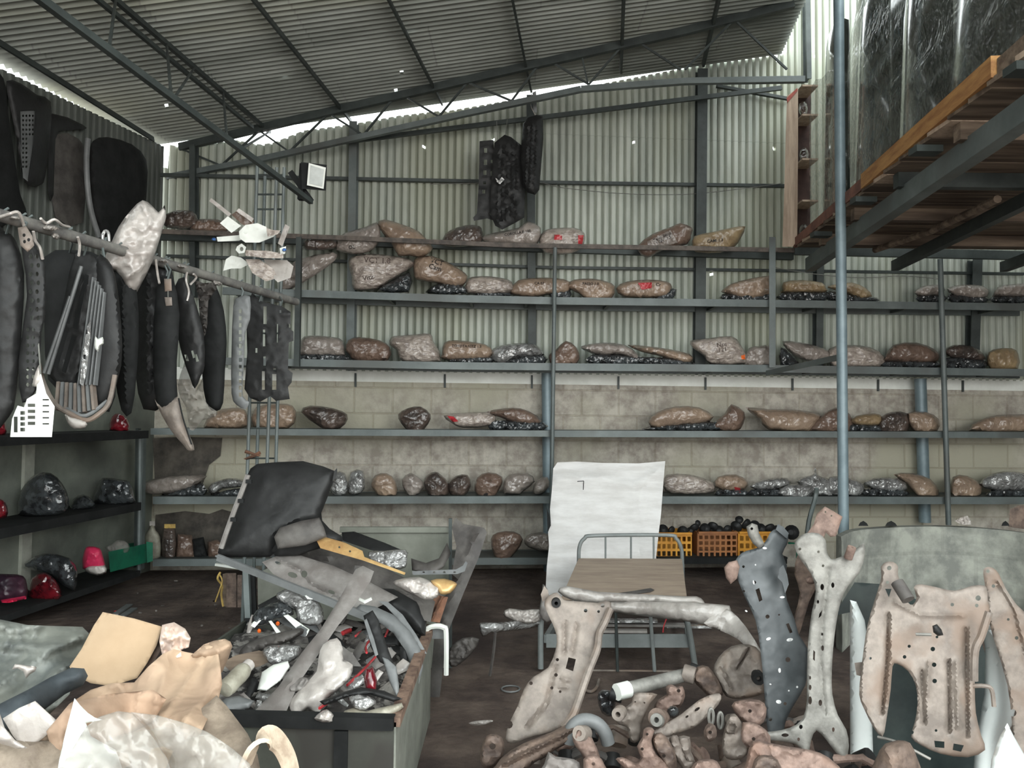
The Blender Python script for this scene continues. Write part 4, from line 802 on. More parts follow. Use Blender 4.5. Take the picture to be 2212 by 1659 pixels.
bd.part('head_arch', ptube([(1250, 1345, YR), (1250, 1215, YR), (1252, 1180, YR), (1263, 1163, YR), (1285, 1157, YR), (1440, 1156, YR), (1460, 1163, YR), (1471, 1182, YR), (1474, 1215, YR), (1476, 1345, YR)], TR, 10, 4), bedm)
for x in (1308, 1363, 1412): bd.part('head_bar', tube([P(x, 1158, YR), P(x, 1260, YR)], .008, 8), bedm)
bd.part('foot_arch', ptube([(1168, 1444, YF), (1168, 1360, YF), (1172, 1330, YF), (1188, 1318, YF), (1230, 1314, YF), (1440, 1318, YF), (1476, 1328, YF), (1488, 1360, YF), (1502, 1444, YF)], .019, 10, 4), bedm)
bd.part('foot_bar', tube([P(1330, 1318, YF), P(1334, 1450, YF)], .010, 8), steel_d); bd.part('foot_bar', tube([P(1404, 1318, YF), P(1414, 1450, YF)], .012, 8), bedm)
bd.part('cross_rail', merge(pbeam((1180, 1384, YF + .02), (1488, 1384, YF + .02), .01, .085)), bedm)
bd.part('bottom_bar', tube([P(1275, 1450, YF + .03), P(1490, 1452, YF + .03)], .012, 8), castm, label='dusty bottom bar')
for s in (0, 1):
    a = P(1180 if s == 0 else 1486, 1384, YF + .02); b = P(1252 if s == 0 else 1473, 1258, YR); bd.part('side_rail', beam(a + Vector((0, 0, .01)), b + Vector((0, 0, 0)), .03, .05), bedm)
solo('dark_stick', 'flat dark strip lying near the front of the plywood board', 'strip', surf([(1335, 1281), (1370, 1276), (1405, 1270), (1414, 1274), (1405, 1279), (1370, 1283)], lambda a, b: atz(a, b, .455).y, thick=.004, res=5), dustp2)
def film(label, ol, Y, m=filmw, d=.03, **k):
    k.setdefault('noise_', .016); k.setdefault('nf', 7); k.setdefault('sm', 2); return solo('film_wrapped_trim', label, 'trim strip', bundle(ol, Y, d, **k).mesh(), m, ang=70)
film('long dusty film-wrapped trim across the front of the bed board', [(1205, 1278), (1225, 1266), (1290, 1278), (1400, 1284), (1480, 1288), (1505, 1288), (1520, 1298), (1514, 1310), (1420, 1306), (1300, 1304), (1240, 1298)], idw([(1205, 1280, 4.85), (1520, 1300, 4.72)]), dustp if 0 else filmw, .04)
film('wide film-wrapped trim below it running to the right of the bed', [(1300, 1302), (1450, 1300), (1560, 1306), (1578, 1314), (1582, 1350), (1574, 1368), (1540, 1358), (1500, 1345), (1400, 1332), (1310, 1320)], idw([(1300, 1310, 4.72), (1580, 1340, 4.45)]), filmw, .05)
film('twisted film tail drooping right beside the dark grey plate', [(1560, 1318), (1580, 1320), (1612, 1355), (1645, 1408), (1644, 1420), (1632, 1418), (1596, 1382), (1556, 1362), (1520, 1346)], idw([(1560, 1330, 4.42), (1640, 1415, 3.9)]), filmw, .03)
film('crumpled beige film knot at the left end of the bed wraps', [(1086, 1325), (1100, 1314), (1130, 1318), (1164, 1316), (1168, 1340), (1140, 1348), (1100, 1338)], 4.9, filmw, .05, nf=25)
film('clear film tube sticking out left of the bed frame', [(1035, 1349), (1046, 1345), (1090, 1344), (1130, 1335), (1165, 1338), (1168, 1352), (1110, 1362), (1060, 1368), (1042, 1376)], idw([(1035, 1360, 4.75), (1165, 1345, 4.95)]), silver, .04)
film('frayed grey strip rising behind the stamped control arm', [(1170, 1290), (1172, 1262), (1182, 1272), (1190, 1300), (1205, 1330), (1180, 1345), (1165, 1325)], 4.8, dustp, .03)
for i, (y, x0, x1, mm, l) in enumerate(((1340, 1280, 1420, silver, 'thin bright strip under the bed board, uppermost'), (1349, 1290, 1480, dustp, 'dusty grey strip under the bed board, middle'), (1362, 1280, 1398, filmw, 'pale strip under the bed board, lowest'), (1352, 1440, 1570, silver, 'shiny strip under the bed board, running out to the right'))):
    solo('trim_strip', l, 'trim strip', pbeam((x0, y, 5.15), (x1, y + 1, 5.1), .05, .016), mm)
solo('red_cord', 'short bright red cord loop under the right end of the bed', 'cord', ptube([(1442, 1318, 4.86), (1440, 1335, 4.86), (1434, 1352, 4.86), (1432, 1366, 4.86)], .004, 6), red)
# ================================================================== LEFT CORNER SHELVES AND THINGS ON THEM
lr = Thing('corner_rack', 'dark shelving rack along the left wall', 'rack')
def lshelf(px, py, h, m=blackm):
    f = LW(.45); b = hit(px, py, LW0 + lnn * .45, LWN); z = b.z; a = b - ld * 4.2
    i = lr.part('shelf', beam(Vector((a.x, a.y, z - h / 2)), Vector((b.x, b.y, z - h / 2)), .03, h), m)
    mid = lnn * -.22
    lr.part('board', beam(Vector((a.x, a.y, z - .012)) + mid, Vector((b.x, b.y, z - .012)) + mid, .42, .02), m, i); return z
LZ = [lshelf(318, 930, .07), lshelf(302, 1085, .07), lshelf(300, 1232, .05)]
lr.part('post', tube([P(303, 400 + 530, 7.05), P(300, 1238, 7.05)], .02, 8), steel)
def LY(off):
    p0 = LW0 + lnn * off; return lambda a, b: hit(a, b, p0, LWN).y
def li(name, label, cat, ol, m, off=.25, d=.09, z=None, **k):
    k.setdefault('noise_', .02); k.setdefault('sm', 2)
    cx = sum(p[0] for p in ol) / len(ol); cy = sum(p[1] for p in ol) / len(ol); Yc = LY(off)(cx, cy)
    return solo(name, label, cat, bundle(ol, Yc, d, zmin=z, **k).mesh(), m)
li('car_lamp', 'dark domed lamp on the middle left shelf', 'lamp', [(38, 1112), (45, 1060), (75, 1025), (110, 1022), (135, 1045), (148, 1075), (142, 1106), (90, 1116)], lampg, .3, .1, LZ[1])
li('car_lamp', 'dark lamp with two glints on the middle left shelf near the corner', 'lamp', [(203, 1092), (212, 1050), (222, 1032), (262, 1036), (280, 1042), (290, 1072), (284, 1090)], lampg, .3, .09, LZ[1])
li('car_lamp', 'small dark lamp between the two larger ones on the left shelf', 'lamp', [(150, 1104), (158, 1078), (180, 1068), (200, 1080), (204, 1096), (175, 1102)], lampg, .25, .07, LZ[1])
li('tail_lamp', 'dark red lamp at the left photo edge of the middle shelf', 'lamp', [(-20, 1120), (-20, 1080), (5, 1078), (16, 1095), (14, 1118)], redd, .25, .08, LZ[1])
li('tail_lamp', 'red lamp at the left photo edge under the white grille', 'lamp', [(-15, 940), (-15, 905), (6, 905), (14, 920), (12, 940)], redd, .25, .06, LZ[0])
li('tail_lamp', 'dim red lamp behind the silver slatted grille', 'lamp', [(236, 930), (242, 900), (258, 893), (275, 905), (278, 932)], redd, .25, .06, LZ[0])
bg_ = Thing('black_bag', 'dark printed bag with a pink lower stripe on the floor at far left', 'bag'); Yb = LY(.38)(30, 1270)
sf = bundle([(-25, 1298), (-20, 1246), (20, 1240), (50, 1244), (58, 1262), (58, 1292), (30, 1298)], Yb, .09, noise_=.015, sm=2)
q = bg_.part('body', sf.mesh(), mat('plum_black_bag', (62, 36, 48), (36, 24, 34), 6, .4))
bg_.part('stripe', Surf([(2, 1296), (56, 1287), (57, 1294), (20, 1302), (4, 1302)], lambda a, b: sf.at(a, b, .01)[0].y, thick=.004).mesh(), pink, q, label='pink stripe')
li('tail_lamp', 'dark red lamp lying on the floor beside the printed bag', 'lamp', [(60, 1288), (68, 1250), (95, 1236), (118, 1250), (132, 1275), (128, 1296), (85, 1298)], redd, .35, .09)
li('dark_cover', 'black part slumped on the lowest left shelf', 'car part', [(52, 1226), (62, 1210), (95, 1196), (150, 1205), (168, 1240), (160, 1275), (130, 1262), (100, 1240)], lampg, .32, .08)
pk = Thing('plastic_pack', 'bright pink and white plastic pack in front of the green crate', 'pack'); Yb = LY(.42)(205, 1205)
pk.part('bag', bundle([(178, 1228), (182, 1190), (192, 1180), (215, 1184), (222, 1200), (230, 1238), (205, 1236)], Yb, .08, noise_=.015, sm=2).mesh(), pink)
pk.part('white_end', bundle([(184, 1234), (190, 1222), (226, 1220), (230, 1236), (210, 1243)], Yb - .03, .07, noise_=.015, sm=2).mesh(), filmw, label='white lower end')
li('clear_bag', 'crumpled clear bag lying on the green crate', 'bag', [(226, 1182), (240, 1176), (252, 1166), (270, 1168), (280, 1180), (276, 1194), (250, 1202), (238, 1194)], filmt, .35, .06, nf=20)
gc = Thing('plastic_crate', 'dark green plastic crate in the left corner', 'crate'); gcp = [(234, 1192), (326, 1172), (328, 1212), (238, 1236)]
gy = LY(.44); gc.part('front_panel', surf(gcp, gy, thick=.015, res=12), green); gc.part('end_panel', surf([(316, 1170), (330, 1172), (330, 1212), (318, 1216)], flat(7.0), thick=.02), green)
gc.part('back_panel', surf([(250, 1180), (318, 1166), (318, 1205), (252, 1226)], LY(.12), thick=.015, res=12), green)
for i, (ol, m, l, d) in enumerate((([(312, 1206), (312, 1160), (320, 1145), (324, 1134), (333, 1134), (337, 1146), (346, 1160), (346, 1206)], bottlem, 'pale dusty plastic bottle on the lowest back shelf in the corner', .06), ([(350, 1206), (350, 1150), (356, 1140), (374, 1140), (380, 1150), (378, 1206)], kraft_dk, 'dark jar with a yellow lid on the lowest back shelf', .06))):
    t = Thing('bottle' if i == 0 else 'jar', l, 'bottle' if i == 0 else 'jar'); t.part('body', bundle(ol, rack_y(.15), d, sm=2).mesh(), m)
    t.part('lid', surf([(ol[2][0] + (3 if i == 0 else -1), 1126 + 6 * i), (ol[5][0] - (2 if i == 0 else -1), 1126 + 6 * i), (ol[5][0] - (2 if i == 0 else -1), 1136 + 5 * i), (ol[2][0] + (3 if i == 0 else -1), 1136 + 5 * i)], rack_y(.12), thick=.06), filmw if i == 0 else yell, label='white cap' if i == 0 else 'yellow lid')
for ol, m, l in (([(378, 1207), (382, 1152), (415, 1156), (424, 1207)], kraft_d, 'brown paper packet right of the yellow-lidded jar'), ([(416, 1207), (414, 1165), (440, 1160), (450, 1207)], blackm, 'dark packet between two brown packets on the lowest shelf'), ([(448, 1207), (448, 1170), (470, 1165), (486, 1180), (486, 1207)], kraft_d, 'small reddish packet right end of the corner packets')):
    solo('paper_packet', l, 'packet', bundle(ol, rack_y(.2), .08, noise_=.02, sm=1).mesh(), m)
# ================================================================== HANGING BAR AND WHAT HANGS FROM IT
HB0 = P(-10, 462, 2.98); HB1 = P(640, 652, 5.28)
hb = Thing('hanging_pipe', 'dusty grey pipe hung with car grilles, sloping from the left edge to the mast', 'pipe')
hb.part('pipe', tube([HB0, HB1], .026, 12), dustp2 if 0 else mat('dusty_pipe', (128, 126, 120), (92, 90, 88), 10, .7))
def PY(x): return on(HB0, HB1, x).y
def hang(name, label, cat, ol, m, x=None, dy=0, d=.03, group='parts hanging from the pipe', holes=(), ridges=(), thick=.012, noise_=.008, sm=2, res=None, hooks=(), extra=(), nx=0, nf=8):
    xs = x if x is not None else sum(p[0] for p in ol) / len(ol); Y = PY(xs) + dy
    t = Thing(name, label, cat, group)
    t.part('panel', surf(ol, tilt(ol[0][0], ol[0][1], Y, nx) if nx else Y, thick=thick, dome=d, holes=holes, ridges=ridges, noise_=noise_, nf=nf, sm=sm, res=res), m, ang=50)
    for nm, vf, mm, lb in extra: t.part(nm, vf, mm, label=lb)
    for hx, hy in hooks:
        p = P(hx, hy, Y); q = on(HB0, HB1, hx); t.part('hook', tube([p, (p + q) / 2 + Vector((.015, 0, .01)), q + Vector((0, -.03, .01)), q + Vector((.01, .0, .035))], .005, 6), steel)
    return t
def PYt(x): return PY(x)
rect = lambda a, b, c, d: [(a, b), (c, b), (c, d), (a, d)]
hang('bumper_cover', 'black bumper cover hanging at the very left photo edge', 'bumper', [(-30, 500), (10, 500), (35, 520), (52, 590), (48, 700), (35, 850), (20, 900), (-30, 910)], blackp, 10, .15, .06, hooks=((12, 510),))
hang('honeycomb_grille', 'black honeycomb grille strip with small round openings', 'grille', [(44, 505), (62, 492), (82, 520), (98, 580), (98, 680), (90, 720), (80, 840), (48, 870), (40, 780), (58, 640), (50, 560)], blackp, 70, 0, .02,
     holes=[circ(x, y, 4.2, 5.5, 6) for y in range(535, 700, 19) for x in (66 + (y % 2) * 3, 80 + (y % 2) * 3)] + [circ(x, y, 3.5, 4.5, 6) for y in range(712, 845, 17) for x in (60, 72)], hooks=((64, 500),), res=9)
hang('perforated_bracket', 'pale perforated metal tab hooked at the top of the honeycomb grille', 'bracket', [(38, 492), (56, 488), (70, 510), (74, 530), (60, 545), (44, 530)], castm, 56, -.06, .01, holes=[circ(52, 508, 3.4, 4, 8), circ(62, 518, 3.4, 4, 8), circ(53, 522, 3.2, 4, 8)], hooks=((50, 494),), sm=0, res=6)
hang('bumper_cover', 'wide black bumper cover added as dark fill behind the slatted grille', 'bumper', [(88, 560), (160, 540), (228, 560), (246, 640), (252, 800), (236, 890), (160, 860), (104, 820), (96, 700)], blackm, 160, .35, .05, hooks=((150, 548),))  # cover added to fill the dark background between the hung parts
hang('slatted_grille', 'black grille with long slanted dark slats, hung beside the honeycomb grille', 'grille', [(163, 548), (214, 562), (206, 640), (182, 740), (160, 832), (104, 812), (122, 720), (140, 640)], blackp, 165, .1, .02, thick=.02,
     holes=[[(168, 585), (176, 588), (150, 700), (140, 698)], [(184, 592), (192, 595), (166, 712), (157, 708)], [(138, 712), (147, 716), (124, 795), (115, 792)], [(156, 722), (165, 726), (142, 806), (133, 802)]], hooks=((180, 556),), res=10)
for a, b in (((176, 575), (104, 808)), ((152, 640), (95, 806))):
    hb0 = THINGS[-1]; hb0.part('trim_strip', tube([P(*a, PY(165) + .02), P(*b, PY(165) + .02)], .008, 6), greyp, label='grey edge strip')
# silver slatted grille
gy = PY(190) - .02
g = Thing('silver_grille', 'silver and black grille with a curved pointed lower rim of upright slats', 'grille', 'parts hanging from the pipe')
g.part('panel', surf([(205, 560), (232, 560), (250, 600), (262, 700), (262, 790), (238, 862), (205, 880), (190, 830), (200, 700)], gy + .06, thick=.015, dome=.04, sm=2), blackp, label='black upper body')
g.part('rim', ptube([(83, 785, gy), (95, 830, gy), (118, 872, gy - .03), (150, 893, gy - .05), (186, 908, gy - .06), (215, 893, gy - .04), (236, 868, gy), (248, 810, gy + .02)], .011, 8), castm, label='pale curved rim')
g.part('rim', ptube([(118, 868, gy + .02), (150, 886, gy - .03), (186, 898, gy - .04), (232, 866, gy + .02)], .009, 8), greyp)
for i in range(9):
    x = 126 + i * 9.4; g.part('slat', pbeam((x + (1 if i > 4 else 3) - i * .2, 826 + i * .8, gy + .01), (x - 2 + i * .8, 886 + 7 * math.sin(i / 8 * 3.1), gy - .02), .012, .03, up=(0, 1, 0)), greyp if i % 2 else castm)
for i in range(5):
    g.part('slat', pbeam((204 + i * 6, 600 + i * 8, gy + .02), (172 + i * 8.5, 832, gy), .006, .03, up=(0, 1, 0)), greyp)
g.part('plate', surf([(188, 705), (196, 690), (196, 720), (188, 800), (180, 835), (172, 828), (178, 770)], gy - .03, thick=.006, holes=[rect(183, 712, 189, 722), rect(180, 766, 186, 776)], res=6), silver, label='bright stamped strip')
g.part('clip', bundle([(204, 740), (206, 726), (212, 732), (222, 728), (224, 742), (216, 748), (212, 760), (205, 752)], gy - .08, .02, sm=2).mesh(), white_m, label='small white plastic clip')
g.part('end_wrap', bundle([(140, 894), (152, 900), (186, 910), (184, 924), (160, 926), (146, 914)], gy - .06, .03, sm=2).mesh(), filmw, label='white film end')
g.part('hook', tube([P(226, 562, gy + .06), on(HB0, HB1, 228) + Vector((0, -.03, 0)), on(HB0, HB1, 230) + Vector((0, 0, .04))], .006, 6), steel)
solo('wire_hook', 'bright bent wire hook standing on the pipe left of the white bag', 'hook', ptube([(224, 530, PY(228)), (222, 510, PY(228)), (227, 499, PY(228)), (234, 503, PY(228)), (236, 522, PY(228))], .007, 8), silver)
hang('white_grille', 'white plastic grille hanging low at far left', 'grille', [(22, 944), (26, 905), (34, 885), (38, 876), (52, 880), (58, 862), (78, 850), (80, 828), (88, 806), (100, 850), (118, 878), (112, 944)], white_m, 72, -.05, .005, thick=.03, sm=0,
     holes=[rect(30 + 0, 900, 38, 934)] + [rect(44, y, 54, y + 8) for y in range(888, 935, 12)] + [rect(60, y, 76, y + 7) for y in range(872, 915, 13)] + [rect(92, y, 106, y + 3) for y in range(862, 925, 13)], hooks=(), res=7, noise_=.002)
THINGS[-1].part('cord', tube([P(88, 808, PY(72) - .05), P(80, 700, PY(76)), on(HB0, HB1, 80)], .003, 5), stringm)
hang('white_bracket', 'pale broken bracket beside the honeycomb grille bottom', 'bracket', [(76, 806), (84, 788), (88, 800), (90, 822), (80, 836), (70, 830)], filmw, 80, -.05, .02, thick=.01)
hang('bumper_cover', 'narrow black bumper cover left of the tan-tipped fender', 'bumper', [(232, 585), (285, 596), (300, 680), (296, 800), (284, 892), (262, 886), (246, 800), (238, 700)], blackm, 265, .1, .05, ridges=[([(262, 600), (272, 860)], 8, .03)], hooks=((258, 590),))
hang('bumper_cover', 'wide black bumper cover right of the white bag tip', 'bumper', [(290, 590), (325, 560), (372, 585), (384, 690), (378, 800), (362, 872), (310, 884), (292, 800), (286, 690)], blackp, 335, .12, .05, ridges=[([(318, 590), (320, 850)], 9, .03), ([(350, 590), (352, 840)], 6, .02)], hooks=((335, 575),))
fe = hang('front_fender', 'long dark fender with a dusty tan lower tip hanging near the corner shelves', 'fender', [(338, 620), (372, 600), (388, 680), (382, 780), (384, 860), (398, 915), (414, 950), (420, 972), (406, 972), (396, 960), (372, 930), (352, 890), (338, 868), (330, 780)], blackm, 360, -.05, .04, thick=.008, hooks=((356, 612),))
fe.part('dusty_tip', surf([(334, 862), (350, 880), (384, 856), (398, 915), (414, 950), (420, 972), (406, 973), (396, 961), (372, 934), (350, 898)], PY(360) - .07, thick=.004, dome=.04, sm=2), castm, label='dusty tan lower tip')
fe.part('seam', ptube([(386, 860, PY(360) - .11), (396, 905, PY(360) - .11), (414, 960, PY(360) - .11)], .004, 5), blackm)
hang('leaf_panel', 'black pointed plastic panel hanging to a sharp tip', 'panel', [(376, 622), (398, 598), (418, 640), (440, 720), (442, 790), (434, 812), (421, 840), (410, 815), (392, 762), (380, 700)], blackp, 408, -.04, .03, holes=[[(398, 766), (404, 766), (408, 780), (402, 780)], [(413, 758), (417, 757), (422, 772), (417, 774)], [(420, 766), (425, 765), (430, 780), (424, 782)]], hooks=((396, 602),))
hang('wheel_arch_liner', 'long black oval liner right of the pointed panel', 'liner', [(440, 640), (452, 616), (468, 620), (484, 672), (490, 740), (486, 800), (482, 870), (468, 888), (446, 874), (436, 800), (434, 700)], blackm, 462, .03, .06, hooks=((458, 622),))
hang('grey_film', 'grey dusty film wrap hanging between the pointed panel and the liner', 'film', [(420, 606), (440, 612), (462, 610), (468, 625), (450, 650), (448, 700), (440, 730), (432, 690), (428, 640)], dustp2, 444, -.08, .03, noise_=.04, nf=20)
hang('clear_film', 'clear plastic film strips dangling above the fourth shelf at left', 'film', [(384, 830), (396, 790), (404, 768), (412, 800), (424, 842), (438, 815), (440, 856), (452, 878), (468, 888), (466, 900), (436, 908), (424, 925), (410, 928), (402, 880), (390, 860)], filmt, 420, .06, .03, thick=.003, noise_=.06, nf=14, hooks=((404, 775),))
hang('grille_frame', 'narrow grey perforated grille frame left of the mast', 'grille', [(504, 660), (516, 642), (540, 640), (540, 690), (530, 720), (526, 800), (524, 855), (538, 868), (530, 884), (510, 874), (500, 850), (500, 760)], greyp, 520, -.05, .015, holes=[rect(516, y, 522, y + 9) for y in range(668, 850, 15)], res=8, hooks=((520, 648),))
hang('radiator_grille', 'black barred grille with upright openings hanging in front of the mast', 'grille', [(531, 660), (545, 632), (562, 650), (610, 662), (628, 674), (628, 712), (634, 716), (634, 736), (624, 740), (622, 798), (632, 806), (630, 826), (622, 836), (626, 862), (596, 866), (584, 856), (562, 868), (540, 860), (528, 840), (534, 760)], blackp, 580, -.06, .012, thick=.03, sm=0,
     holes=[rect(569, 662, 576, 700), rect(568, 712, 573, 748), rect(569, 770, 574, 794), rect(566, 800, 572, 842), rect(588, 808, 597, 842), rect(598, 700, 601, 740), rect(590, 792, 596, 800), rect(624, 700, 627, 708), rect(552, 752, 556, 762), rect(604, 670, 609, 676)], hooks=((560, 652), (605, 664)), res=9)
hang('small_bracket', 'pale square bracket hanging by a cord above the wide black cover', 'bracket', [(354, 602), (370, 602), (371, 628), (356, 630)], castm, 362, -.1, .004, thick=.01, sm=0, hooks=((362, 604),), noise_=.001)
hang('small_bracket', 'lower pale square bracket just under the first one', 'bracket', [(355, 642), (371, 642), (372, 660), (358, 661)], castm, 362, -.1, .004, thick=.01, sm=0, noise_=.001)
THINGS[-1].part('cord', tube([P(363, 642, PY(362) - .1), P(363, 628, PY(362) - .1)], .003, 5), stringm)
wb_ = Thing('white_sack', 'crumpled white plastic sack standing up from the hanging pipe', 'sack')
wy_ = PY(262) + .07
wb_.part('bag', bundle([(308, 432), (330, 446), (342, 458), (352, 448), (356, 444), (359, 468), (352, 492), (338, 540), (318, 590), (272, 672), (268, 650), (262, 610), (250, 585), (228, 580), (226, 556), (242, 520), (256, 490), (282, 455)], idw([(300, 440, wy_ + .05), (235, 560, wy_), (272, 670, wy_ + .12)]), .07, noise_=.04, nf=7, sm=2, res=9).mesh(), filmw, ang=180)
for i, (pts, l) in enumerate((([(-5, 470), (20, 462), (38, 458), (46, 470), (52, 488)], 'white cord knotted over the pipe at the left edge'), ([(88, 472), (100, 482), (118, 474), (135, 486), (150, 490)], 'pale cord wound along the pipe above the slatted grille'), ([(72, 500), (76, 520), (86, 535), (92, 560)], 'twisted cord dangling beside the honeycomb grille'), ([(168, 512), (172, 530), (170, 552)], 'short cord hanging left of the wire hook'), ([(336, 560), (340, 590), (344, 612)], 'short cord hanging right of the white sack'), ([(404, 588), (402, 606), (408, 630), (404, 650)], 'pale cord dangling over the pointed panel'), ([(418, 592), (424, 600), (412, 614)], 'bent bright cord end near the pointed panel'))):
    solo('cord', l, 'cord', ptube([(x, y, PY(x) - .06 + .02 * math.sin(k * 2)) for k, (x, y) in enumerate(pts)], .006, 6), filmw)
for i, (x, w, h, l) in enumerate(((32, 24, 10, 'white film scrap tied on the pipe at the left edge'), (108, 40, 14, 'dusty film scrap on the pipe above the slatted grille'), (120, 20, 16, 'pale metal tab under the pipe above the slatted grille'), (352, 26, 9, 'white film scrap on the pipe right of the sack'), (392, 30, 9, 'pale film scrap along the pipe above the fender'), (468, 26, 12, 'pale film scrap on the pipe above the liner'))):
    y = (462 + 652 * 0) + (x + 10) * .292 + (10 if i in (2, 5) else -4)
    solo('film_scrap', l, 'scrap', bundle([(x - w / 2, y), (x - w / 4, y - h / 2), (x + w / 4, y - h / 3), (x + w / 2, y + 2), (x + w / 4, y + h / 2), (x - w / 4, y + h / 3)], PY(x) - .05, .02, noise_=.03, nf=30, res=4).mesh(), filmw)
# parts fixed on the left wall
def lwall(name, label, cat, ol, m, off=.12, **k):
    k.setdefault('sm', 2); k.setdefault('thick', .02); t = Thing(name, label, cat, 'parts on the left wall'); t.part('panel', surf(ol, LY(off), **k), m, ang=50); return t
t = lwall('wheel_arch_liner', 'big matt black oval liner hanging on the left wall', 'liner', [(194, 340), (200, 305), (232, 296), (285, 312), (316, 345), (318, 400), (312, 450), (290, 500), (262, 530), (225, 510), (205, 470), (196, 410)], blackm, .14, dome=.10)
t.part('rim', ptube([(x, y, LY(.28)(x, y)) for x, y in ((190, 300), (187, 350), (190, 410), (198, 460), (214, 512))], .022, 8), greyp, label='grey curved edge')
t = lwall('bumper_cover', 'black bumper cover with grey mesh panel on the left wall', 'bumper', [(14, 175), (45, 180), (80, 205), (110, 220), (108, 300), (98, 380), (88, 400), (62, 402), (46, 370), (36, 300), (22, 230)], blackp, .14, dome=.05, holes=[[(44, 240), (76, 238), (72, 310), (60, 388), (52, 380), (46, 320)]])
t.part('mesh_panel', surf([(42, 236), (78, 236), (74, 312), (60, 392), (50, 384), (44, 320)], LY(.16), thick=.004, holes=[circ(x, y, 2.4, 3, 5) for y in range(250, 370, 10) for x in range(50, 74, 7) if y < 300 or x < 64], res=5), greyp, label='grey mesh panel')
lwall('bumper_cover', 'dark bumper cover at the top left photo edge', 'bumper', [(-30, 160), (8, 170), (16, 230), (30, 330), (44, 420), (60, 470), (20, 480), (-30, 480)], blackm, .2, dome=.06)
lwall('black_strip', 'long narrow black strip hanging on the left wall beside the mesh cover', 'strip', [(112, 245), (180, 270), (182, 280), (140, 282), (120, 300), (116, 420), (104, 420), (106, 300)], blackp, .1, dome=.02)
lwall('side_skirt', 'tall grey-green panel between the mesh cover and the oval liner', 'panel', [(122, 290), (170, 300), (182, 340), (180, 480), (120, 470), (112, 380)], dustp2, .06, dome=.02)
# ================================================================== WHITE BRACKETS BUNDLED AT THE MAST
wl = ['long thin white arm pointing up left from the bundle', 'square white cap on the upper left of the bundle', 'brown tile leaning among the white brackets', 'white edge strip beside the brown tile', 'large white winged bracket in the middle of the bundle', 'white arm pointing right to the mast', 'upright white arm at the right end of the bundle', 'long white arm with a blue tip pointing left', 'flat white bar in the lower middle of the bundle', 'white ring bracket left of the flat bar', 'ragged white bracket at the lower left', 'white wedge at the bottom centre of the bundle', 'white bracket tucked under the right end', 'small white bracket with a blue tab']
wo = [[(452, 434), (456, 428), (462, 432), (500, 462), (494, 468)], [(475, 482), (492, 467), (521, 488), (500, 503)], [(500, 464), (516, 452), (550, 478), (540, 492), (522, 484)], [(510, 456), (516, 450), (548, 472), (544, 480)], [(516, 500), (530, 486), (556, 482), (575, 490), (582, 505), (600, 502), (590, 512), (560, 524), (530, 524), (518, 515)], [(575, 492), (590, 497), (606, 498), (600, 506), (578, 512)], [(600, 526), (616, 484), (626, 490), (622, 500), (610, 532)], [(468, 512), (515, 508), (530, 500), (536, 512), (516, 520), (470, 522)], [(530, 540), (580, 542), (612, 548), (612, 558), (575, 558), (530, 552)], [(512, 532), (522, 526), (532, 534), (528, 546), (516, 548), (509, 540)], [(482, 585), (488, 560), (500, 552), (520, 556), (540, 570), (520, 580), (500, 580)], [(530, 560), (560, 560), (590, 580), (600, 600), (575, 608), (545, 590)], [(570, 560), (620, 562), (634, 575), (628, 600), (600, 610), (580, 590)], [(604, 536), (618, 532), (616, 548), (606, 550)]]
for i, (l, ol) in enumerate(zip(wl, wo)):
    m = {2: kraft_d}.get(i, (filmw, white_m, news)[i % 3] if i != 9 else white_m)
    YY = [5.15, 5.05, 5.1, 5.02, 5.0, 4.95, 5.0, 5.08, 4.93, 4.9, 5.05, 5.02, 5.06, 4.92][i]
    t = Thing('plastic_bracket' if i != 2 else 'ceramic_tile', l, 'bracket' if i != 2 else 'tile', 'white brackets bundled at the mast' if i != 2 else None)
    hol = [circ(522, 538, 4, 5, 8)] if i == 9 else ()
    t.part('plate', surf(ol, tilt(ol[0][0], ol[0][1], YY, .25 * math.sin(i * 2), .2 * math.cos(i)), thick=.03, noise_=.008, nf=20, holes=hol, res=8), m)
    if i in (7, 13): x, y = (462, 517) if i == 7 else (614, 540); t.part('tab', bundle(circ(x, y, 5, 4, 8), YY - .03, .02).mesh(), blue, label='blue tab')
# ================================================================== BLACK GRILLES HANGING IN THE MIDDLE
r_c = rack_y(-.02)
t = Thing('fan_shroud', 'black radiator shroud with ragged openings hanging before the sheets, left of the pair', 'shroud')
t.part('shroud', surf([(1036, 305), (1066, 302), (1068, 340), (1064, 400), (1060, 440), (1058, 462), (1066, 476), (1052, 472), (1024, 477), (1022, 470), (1030, 462), (1034, 400)], r_c, thick=.05, holes=[rect(1046, 320, 1052, 330), rect(1045, 345, 1052, 356), rect(1044, 368, 1051, 378), rect(1060, 345, 1064, 352), rect(1060, 370, 1063, 380), rect(1043, 392, 1050, 398), rect(1042, 410, 1048, 418)], res=8, noise_=.01), blackp)
t.part('core', surf([(1068, 308), (1090, 291), (1104, 296), (1128, 315), (1136, 350), (1134, 420), (1132, 470), (1112, 482), (1085, 496), (1070, 488), (1058, 460), (1062, 380)], rack_y(-.08), thick=.05, dome=.03, res=9, noise_=.01, ridges=[([(x, 310), (x - 4, 480)], 3, .02) for x in (1078, 1088, 1098, 1108, 1118)]), blackp, label='black ribbed core')
t.part('tape', surf([(1070, 384), (1078, 390), (1084, 382), (1090, 388), (1080, 398), (1074, 394)], rack_y(-.16), thick=.003, res=4), silver, label='small white tape scrap')
t.part('wire', tube([P(1075, 308, r_c(1075, 300)), P(1073, 262, r_c(1073, 262) + .1)], .003, 5), stringm); t.part('wire', tube([P(1092, 292, r_c(1092, 292)), P(1096, 256, r_c(1096, 256) + .1)], .003, 5), stringm)
